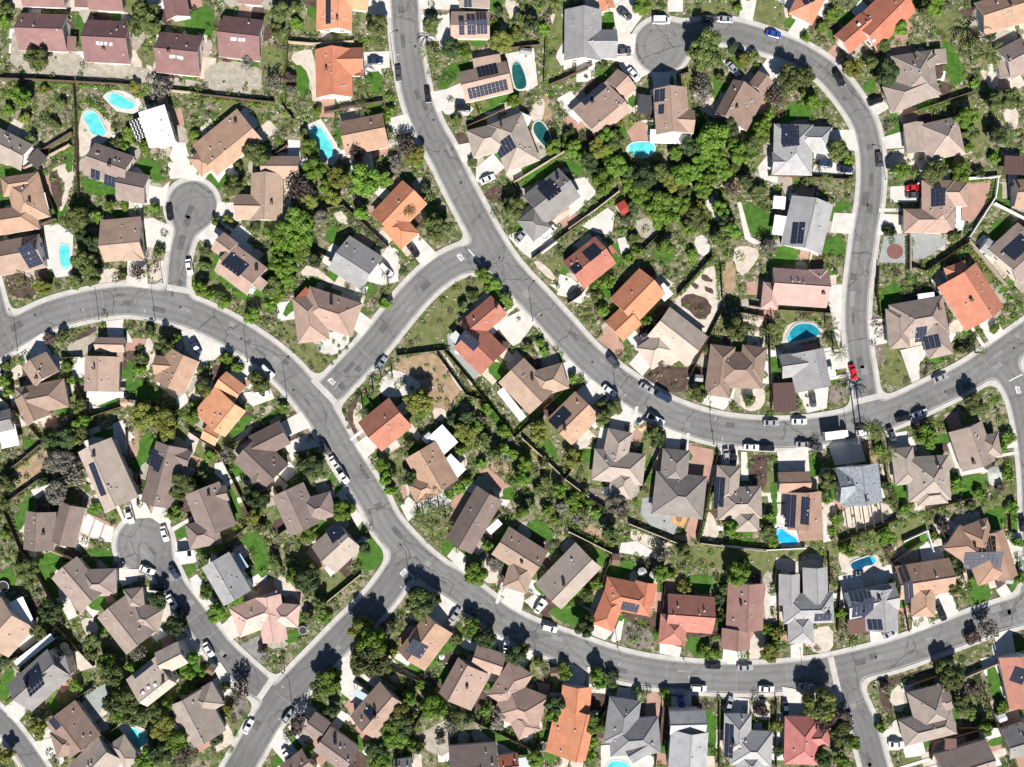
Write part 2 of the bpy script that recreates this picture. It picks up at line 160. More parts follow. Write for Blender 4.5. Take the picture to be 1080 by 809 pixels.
# ground sheets: kind letter, sheet, outline
G_ = '''
c T2 900,270 1035,265 1035,350 905,365|b T2 520,290 570,260 650,255 655,560 630,440 600,380 545,330|c T2 600,650 680,615 790,790 740,860 680,830
c T1 530,500 570,465 640,470 720,510 745,560 690,590 600,575|b T1 410,590 470,545 560,620 600,680 560,720 440,809 405,809
g T1 60,170 95,160 110,265 290,270 400,275 440,310 680,340 800,370 810,395 1060,420 1060,460 600,415 300,395 50,370|g T2 85,320 370,320 375,500 70,480
l T2 0,60 90,30 130,60 130,190 60,180 0,140|l T2 540,340 590,340 630,440 590,520 540,440|l T2 910,370 1000,370 1000,490 910,470|l T1 380,80 430,80 435,240 400,240|d T1 700,250 800,180 810,350 730,330
c U1 900,0 960,0 1000,180 880,190 870,120|c U1 745,215 840,235 880,200 850,330 740,320|c U1 740,400 790,390 900,440 880,560 760,540|c U1 230,430 300,420 380,480 370,690 290,700 230,560
b U1 240,150 360,100 400,150 330,350 300,360 350,200|m U1 245,150 310,150 330,330 290,340|m U1 15,700 100,660 170,720 190,809 60,809|l U1 420,170 620,240 600,285 430,265|l U1 700,100 790,70 860,180 810,210 730,150
l U1 335,60 370,40 380,150 345,160|l U1 0,120 100,120 130,160 0,200|b U1 520,640 620,660 700,730 540,740 470,720|b U1 760,640 870,600 860,690 790,730
c U2 90,130 150,80 205,130 150,210|c U2 1030,530 1080,560 1080,720 1000,740 920,720 940,660|b U2 740,360 790,350 830,420 780,430|l U2 720,430 780,430 750,540 700,510|l U2 560,760 620,690 680,700 620,790 560,809
b U2 560,690 620,620 770,740 770,760 660,690|d U2 360,520 440,510 480,560 420,650|l U2 90,680 150,610 130,720|k U2 830,330 1040,540 1010,560 880,420|d U2 100,720 150,680 230,780 180,800
l V2 470,150 590,0 640,20 510,170|c V2 830,210 880,140 950,190 890,270|w V2 700,270 740,200 850,270 780,350 720,370 640,330|d V2 450,230 510,190 640,300 700,360 860,300 740,420 680,450 620,440
c V2 0,230 100,290 190,330 130,390 50,400 0,360|c V2 280,560 420,540 440,590 330,630 270,590|l V2 210,760 290,670 340,690 250,760|l V2 370,690 490,620 490,650 390,725|b V2 840,640 880,600 930,680 900,780 850,730|m V2 810,640 850,590 890,560 830,700 890,800 840,780|m V2 500,670 560,650 600,780 540,800
c V3 600,210 660,170 740,130 810,190 730,300 690,320|e V3 350,260 400,240 530,460 480,490 360,340|s V3 70,430 150,370 320,350 450,560 400,640 330,680 260,620 200,540 100,440
w V3 0,500 60,440 120,450 220,510 200,560 60,590 0,560|c V3 880,0 1080,0 1080,20 1030,100 960,60|l V3 490,560 560,600 690,780 680,800 600,720|b V3 300,360 340,350 460,560 430,570|g V3 790,300 870,270 930,420 840,410|b V3 270,640 340,640 350,690 290,710
d U3 90,1086 260,866 400,736 530,736 530,796 350,966 340,1066|d V3 300,60 420,-60 520,-50 560,20 380,110 260,230
c V4 310,410 370,340 450,390 380,475|c V4 0,60 40,10 110,60 60,100|m V4 390,470 480,410 580,440 680,400 650,470 580,580 400,500|b V4 545,80 600,30 720,40 760,0 790,0 790,100 720,240 700,250 620,210 570,140
m V4 565,85 620,45 710,65 745,130 690,200 610,130|p V4 180,230 220,210 290,330 250,370 150,280|c V4 700,620 740,570 830,590 860,510 850,600 800,650|b V4 880,560 960,530 1020,540 1010,630 950,660 890,640|c V4 310,660 400,700 330,760 260,690|b V4 800,130 1000,170 1010,230 900,190 820,160
c V5 300,560 460,530 450,640 350,665|k V5 455,580 490,510 555,500 550,590 480,620|l V5 460,100 505,100 505,160 460,160|c V5 455,0 530,0 520,300 515,330 500,300 460,100|d V5 730,170 790,320 830,360 890,510 830,530 760,500 730,440 740,300
l V5 730,40 770,0 840,0 820,60 860,100 710,165|k V5 660,100 730,180 760,460 700,350 680,230|c V5 830,340 960,310 970,350 930,420 930,490 890,510|l V5 1000,380 1060,370 1080,390 1010,420|b V5 230,220 300,185 400,195 440,250 420,280 330,300 215,340
c U5 680,230 770,225 830,290 820,310 680,310|l U5 400,310 480,305 470,360 395,350|c U5 390,365 500,370 480,475 370,465|l U5 310,530 400,475 450,520 440,600 330,580|e U5 650,480 770,475 770,625 620,620|e U5 790,470 940,480 980,520 860,600 800,610
p U6 790,210 910,200 880,330 830,410 750,405 760,340 790,320|l U6 890,470 930,400 1030,400 960,500 920,515|b U6 620,700 660,720 700,760 660,800 590,720|l U6 930,310 960,180 970,330|d U5 660,340 725,320 735,460 650,440
l U4 885,330 960,315 1010,370 1060,380 1040,470 930,490|c U4 870,310 890,310 940,490 1000,520 960,530 910,500|c U4 700,310 745,280 790,400 760,410|c U4 975,130 1030,60 1080,150 1080,210 990,190|w U4 940,390 970,380 1030,400 1020,440 960,440
c U4 60,430 200,340 240,370 220,480 150,470|c U4 250,500 290,490 320,550 270,580|b U4 570,790 740,610 780,720 780,809 560,809|m U4 680,690 700,680 745,710 740,725 690,715|m U4 625,740 640,720 680,740 660,765|m U4 695,760 710,740 750,765 740,790
l U4 420,570 520,540 550,570 510,650|c U4 0,200 80,180 145,260 50,350 0,390|w U4 640,500 700,470 740,560 680,600|b U4 840,560 900,530 1000,560 940,660 880,700|s U4 790,640 860,600 860,790 810,800|g U4 330,420 420,380 480,450 400,520|s U4 830,200 900,160 920,230 850,250
c U3 660,480 760,450 790,500 860,530 780,600 730,560|c U3 500,130 590,60 650,130 540,220 500,200|l U3 720,200 930,90 900,120 760,250|l U3 930,100 990,80 1060,140 1030,190|d U3 830,620 940,580 960,640 900,690|b U3 790,620 830,610 920,700 890,720
c U3 930,680 990,700 1060,760 1010,809 920,790|m U3 540,260 620,210 700,330 640,300 560,300|c U3 0,590 60,560 110,640 60,700 0,690|d U3 260,490 340,370 350,470 290,530|c U3 1000,290 1080,180 1080,300 1010,340|b U3 830,450 1000,330 1010,350 850,480
c T3 280,490 420,430 430,470 330,500 380,520 490,560 460,600 340,590|l T3 320,360 410,320 470,320 480,380 410,390 340,470 310,480|c T3 650,280 800,250 820,440 770,470 700,470 660,300|b T3 780,560 840,500 860,540 840,640 780,620|c T3 310,120 365,60 375,200 310,250
m T3 380,700 450,680 480,809 410,809|c T3 920,510 990,470 1060,560 1010,620 940,560|d T3 900,70 950,60 970,320 900,420 860,330|c T3 910,290 960,200 970,330 940,340|l T3 525,570 640,530 650,550 530,590|b T3 640,0 700,0 740,40 690,130|s T3 840,480 880,480 900,700 860,680
c T4 250,290 330,300 410,380 330,430 260,340|c T4 225,40 280,0 340,0 390,70 310,180 250,200|c T4 510,0 590,0 590,60 510,60|c T4 890,0 970,0 950,110 880,90|d T4 960,0 1080,0 1080,130 950,110|c T4 790,310 830,320 890,390 850,390|l T4 820,300 880,290 920,340 880,360
l T4 740,450 790,460 760,540|l T4 1040,620 1080,590 980,800 900,809|d T4 590,400 650,350 640,540 600,520|l T4 290,520 350,480 340,570|p T4 300,680 360,620 400,640 410,730 330,740|d T4 340,10 440,0 470,60 400,80|d T4 600,20 850,10 830,75 620,60
l T5 740,170 770,160 855,310 790,355 760,280|l T5 420,340 470,320 480,370 440,385|c T5 450,430 500,400 530,440 480,470|c T5 500,560 580,535 605,600 520,605|p T5 270,220 310,180 350,250 310,260|c T5 115,135 160,70 210,100 160,160|l T5 60,560 100,450 160,400 250,480 120,490
c T5 225,615 270,620 300,660 385,680 380,710 220,710|b T5 890,280 940,290 980,340 950,370|b T5 515,640 590,600 680,650 600,680 540,700|d T5 830,420 900,400 940,560 880,640 830,560|d T5 10,0 100,0 110,120 20,110|b T5 990,420 1060,440 1050,540 1000,500|d T5 700,40 860,60 860,160 740,150
g V1 345,320 400,290 500,250 500,290 450,370 350,370|m V1 350,280 500,210 500,250 360,300|c V1 640,200 690,300 640,300 660,250|b V1 750,290 780,270 810,370 770,450 740,440|l V1 650,430 685,415 690,560 655,570|c V1 450,560 640,555 600,590 500,630 460,590
l V1 470,620 620,590 600,610 510,640|l V1 450,780 590,740 600,770 560,800|c V1 585,720 640,700 680,809 590,809|d V1 890,740 960,760 1030,809 880,809|c V1 915,590 960,560 980,600 920,655|p V1 235,700 300,680 290,750 240,740|l V1 300,630 360,600 360,690 310,690
c V1 940,240 1000,230 1079,330 1079,420 1040,400 960,340|c V1 160,290 220,250 250,370 170,380|c V1 550,190 640,180 640,280 560,280|b V1 50,450 110,400 120,480 60,500|l V1 690,480 760,500 870,590 700,600
l W1 65,490 145,340 185,390 140,490 100,545|l W1 170,665 300,640 400,690 430,640 580,625 590,690 560,730 460,640 380,690 270,760 220,800|c W1 160,330 240,280 280,310 190,380|p W1 405,560 440,440 600,510 580,600 480,580
x W1 415,540 455,450 490,475 455,565|x W1 462,572 495,478 537,500 510,580|x W1 515,590 545,505 590,520 578,598|c W1 585,50 650,30 690,130 630,160|l W1 640,160 680,150 680,220 650,230|l W1 720,60 810,20 760,130 720,150
c W1 890,520 990,465 1000,480 900,540|l W1 905,545 945,520 955,560 910,585|c W1 905,600 960,570 1000,620 1020,700 930,715|l W1 950,740 1000,700 1020,740 960,780|c W1 600,800 560,740 640,730 700,760 680,809|s W1 690,0 720,0 725,360 700,360|s W1 50,250 200,110 250,150 240,230 100,330
c W1 640,430 690,420 690,480 660,500|l W1 120,60 150,60 180,100 140,130|d W1 540,440 620,420 640,480 590,500|d W1 920,60 1000,40 1070,110 1060,200 990,120|p W1 780,400 830,400 820,440 775,440
l X1 140,0 200,0 250,110 210,130|l X1 0,450 45,395 60,430 40,510 20,540 0,540|l X1 0,0 60,0 60,80 0,110
l W2 250,590 300,540 370,560 420,680 400,770 360,790 330,650|l W2 190,330 230,330 280,470 240,490|d W2 200,290 230,300 310,430 280,460|c W2 130,190 170,180 210,260 180,290 130,240|c W2 490,90 600,40 680,100 600,120 530,180|d W2 590,235 680,200 740,260 650,310
l W2 700,290 740,230 760,270 730,310|l W2 740,320 780,290 790,320 760,345|c W2 760,350 800,340 900,480 870,520|l W2 850,700 900,600 970,560 1010,620 1010,680 930,760|d W2 530,640 610,640 740,770 700,809 600,760|d W2 390,420 440,410 510,570 440,560|c W2 0,600 40,650 20,690 0,700|l W2 240,190 300,210 310,290 270,260
b X2 335,50 380,20 440,90 460,150 420,100 380,120|c X2 0,40 30,20 60,60 20,90|l X2 35,90 70,75 100,130 80,150 40,110|c X2 130,230 170,190 230,260 170,290|a X2 205,310 280,270 330,370 300,390|l X2 380,280 430,240 460,270 410,310|d X2 510,0 620,0 690,20 560,110 510,60
l X2 330,780 380,750 400,800 330,809|c X2 600,380 650,350 680,450 670,490|l X2 610,480 640,450 655,500 630,550|p X2 630,560 680,500 700,560 660,590
d W3 40,190 130,160 150,240 80,260|c W3 110,410 150,360 200,400 190,450 150,490|p W3 110,310 135,290 145,350 125,380|c W3 350,670 390,620 450,670 440,750|l W3 630,330 660,305 705,340 690,385 650,370|l W3 750,500 830,470 900,560 890,605 800,560|p W3 515,230 560,210 680,310 610,330
l W3 830,60 870,60 930,140 910,180 860,130|l W3 0,580 25,600 30,670 0,720|b W3 730,60 760,80 960,260 940,270 800,130|s W3 760,100 800,130 950,280 1080,360 1050,360 900,290|b W3 400,130 440,130 460,200 420,220|s W3 560,170 640,170 700,240 600,240|c W3 610,370 680,380 650,420|b W3 540,670 600,680 630,809 550,809
p W4 600,90 755,120 720,300 610,230 640,150|d W4 360,80 420,65 450,100 400,190 365,160|p W4 310,0 400,0 350,120 320,110|e W4 380,370 440,360 560,400 600,440 540,560 420,510 370,450|o W4 525,490 550,430 615,470 590,525|p W4 600,540 630,460 670,470 650,580
p W4 540,570 620,550 630,590 560,590|c W4 270,600 350,590 450,650 450,680 260,650|b W4 330,510 480,570 560,600 460,640 310,590|l W4 270,750 290,690 350,700 320,770|d W4 540,640 700,600 1080,640 1080,720 960,790 800,740 560,700|l W4 620,770 740,770 750,809 600,809
l W4 820,570 950,580 950,615 820,600|b W4 690,480 720,430 760,480 780,580 690,590|c W4 890,130 920,130 930,280 890,280|m W4 930,150 1030,150 1020,340 930,280|c W4 780,110 870,110 880,190 790,200|l W4 1040,290 1070,280 1080,380 1050,400|k W4 0,270 190,350 190,420 30,330|s W4 100,500 200,560 200,620 60,560
d W5 300,640 550,610 900,500 1080,450 1080,560 850,640 640,640 560,680 280,720 250,700|c W5 300,500 400,540 410,600 430,620 310,625|c W5 530,440 570,590 530,600|b W5 620,410 850,380 910,470 640,550|l W5 440,160 520,150 520,250 450,270|c W5 290,130 450,100 460,230 300,230
c W5 560,100 720,60 750,180 590,200|s W5 720,80 800,70 820,220 770,160|b W5 600,660 640,640 700,680 820,650 850,760 640,780|l W5 940,590 1060,540 1070,600 1000,640 960,640|b W5 280,710 560,680 550,760 290,750|c W5 860,20 900,20 920,80 880,90|l W5 255,290 280,285 300,460 270,470
l W6 720,270 880,230 890,310 800,370 730,330|c W6 680,90 720,60 770,210 880,200 890,230 740,255|l W6 870,440 980,400 980,500 930,550 880,480|d W6 600,480 990,330 980,400 700,500 620,510|l W6 650,560 690,550 720,640 690,640|c W6 470,60 500,50 530,120 510,130|l W6 1000,400 1030,400 1079,660 1040,680
s W6 425,590 445,590 455,640 435,645|w W6 950,570 1000,580 1040,700 1020,730|b W6 360,620 410,600 440,700 390,690|w W6 890,240 960,200 970,290 900,310
l X4 0,150 30,140 90,180 50,230 0,230|l X4 500,25 590,25 590,100 510,100|c X4 105,225 190,245 150,290 90,260|c X4 205,210 225,220 190,300 170,290|c X4 370,295 460,320 450,360 370,345|l X4 485,270 550,280 560,340 530,360 480,330|c X4 630,325 690,335 680,375 625,375|b X4 745,260 800,255 800,340 760,380 730,370
c X4 905,310 955,300 955,365 905,365|b X4 955,300 1000,240 1079,230 1079,340 1000,345|k X4 220,215 290,225 350,270 330,330 220,310|p X4 320,510 350,490 385,540 380,610 310,600|l X4 550,610 605,610 600,755 565,760|c X4 420,530 500,510 500,580 420,580|m X4 520,540 590,540 590,575 520,575
b X4 740,540 820,530 825,620 750,610|c X4 130,720 250,710 260,760 360,760 340,809 130,809|l X4 150,600 165,600 160,660 140,690|c X4 870,480 980,500 980,600 890,600|c X4 640,520 735,530 735,600 650,590|b X4 800,60 822,60 820,220 800,200|b X4 350,30 365,60 340,200 330,170|c X4 200,480 280,500 280,560 190,540|c X4 20,400 70,430 60,500 10,480
l X5 835,35 895,30 950,100 920,140 860,150|c X5 695,120 770,80 810,180 760,200 720,160|c X5 960,85 1000,60 1025,100 985,120|l X5 1015,60 1050,40 1075,80 1030,95|c X5 445,255 560,225 560,275 450,305|m X5 480,460 560,440 720,400 720,415 580,450 500,490 540,560 545,600 490,570|b X5 520,510 580,460 590,580 550,585
l X5 770,470 790,480 790,530 820,620 790,630 770,570|l X5 925,395 960,385 1000,540 960,560 930,480|c X5 545,620 560,610 610,720 560,740 520,740 500,670|d X5 580,745 680,715 700,790 580,809|c X5 975,480 1020,470 1050,550 1010,555|s X5 560,100 600,160 600,230 570,260|d X5 780,480 860,500 900,600 830,640
d X3 45,360 100,330 170,410 150,450 60,400|b X3 20,370 60,310 50,380 180,450 160,470|l X3 680,165 800,130 845,180 820,235 740,215|c X3 495,105 520,65 570,90 540,130|c X3 590,130 630,100 690,140 650,185|p X3 640,460 700,470 690,520 650,500|c X3 480,290 530,270 520,330 490,340|b X3 430,10 490,10 480,50 430,60
g X3 150,680 300,600 300,680 280,770 180,740|l X3 400,640 440,640 630,760 600,770 430,680|l X3 510,660 600,690 570,670|c X3 880,215 940,240 920,290 870,270|c X3 975,230 1000,200 985,290 950,300|b X3 600,560 670,620 660,680|c X3 985,490 1050,480 1050,550 980,540|d X3 860,460 930,450 900,560 870,540
c X1 480,40 500,0 570,0 560,50 500,70|c X1 230,120 280,110 320,190 280,210|c X1 220,750 250,730 265,790 240,800|c X1 40,560 90,600 80,620 30,600|e X1 340,500 430,470 450,520 400,600 360,580|b X1 270,390 310,320 360,400 280,450|c X1 480,640 510,620 610,660 600,750 540,760 520,700
c X1 790,60 810,30 840,70 800,90|c X1 870,390 900,380 940,440 900,470|d X1 950,640 1020,570 930,760 850,809 870,780|b X1 190,640 210,650 200,720 170,690|b X1 620,150 690,150 700,210 640,220|b X1 330,200 400,200 400,330 340,250|k X1 930,560 1000,500 1010,580 950,640
'''
POOLS = '''
T1 550,500 575,480 620,490 660,520 700,530 695,560 660,565 610,555 565,530;turquoise|T1 420,600 470,565 515,605 530,650 550,680 540,705 500,700 470,690 455,640;turquoise|T2 612,665 660,642 700,690 745,770 750,809 700,830 640,740;turquoise
T3 680,335 725,310 770,440 740,465 700,460;dark teal|T3 795,650 820,625 850,640 885,700 885,750 860,765 830,730 800,690;dark teal|U4 290,40 330,0 430,0 450,40 400,80 340,80;turquoise|V5 235,290 270,225 310,200 380,205 415,240 420,260 330,285 260,300;blue
W5 280,545 310,520 345,550 395,580 400,605 360,615 300,600;bright blue|W5 670,705 720,685 780,665 805,690 790,715 740,720 728,745 700,750 675,730;dark blue|X1 520,655 545,645 580,670 605,675 600,710 570,735 545,725;turquoise|X4 160,785 200,782 240,790 270,840 150,850;turquoise|U1 305,540 330,528 365,535 360,590 370,640 345,665 315,640;turquoise
'''
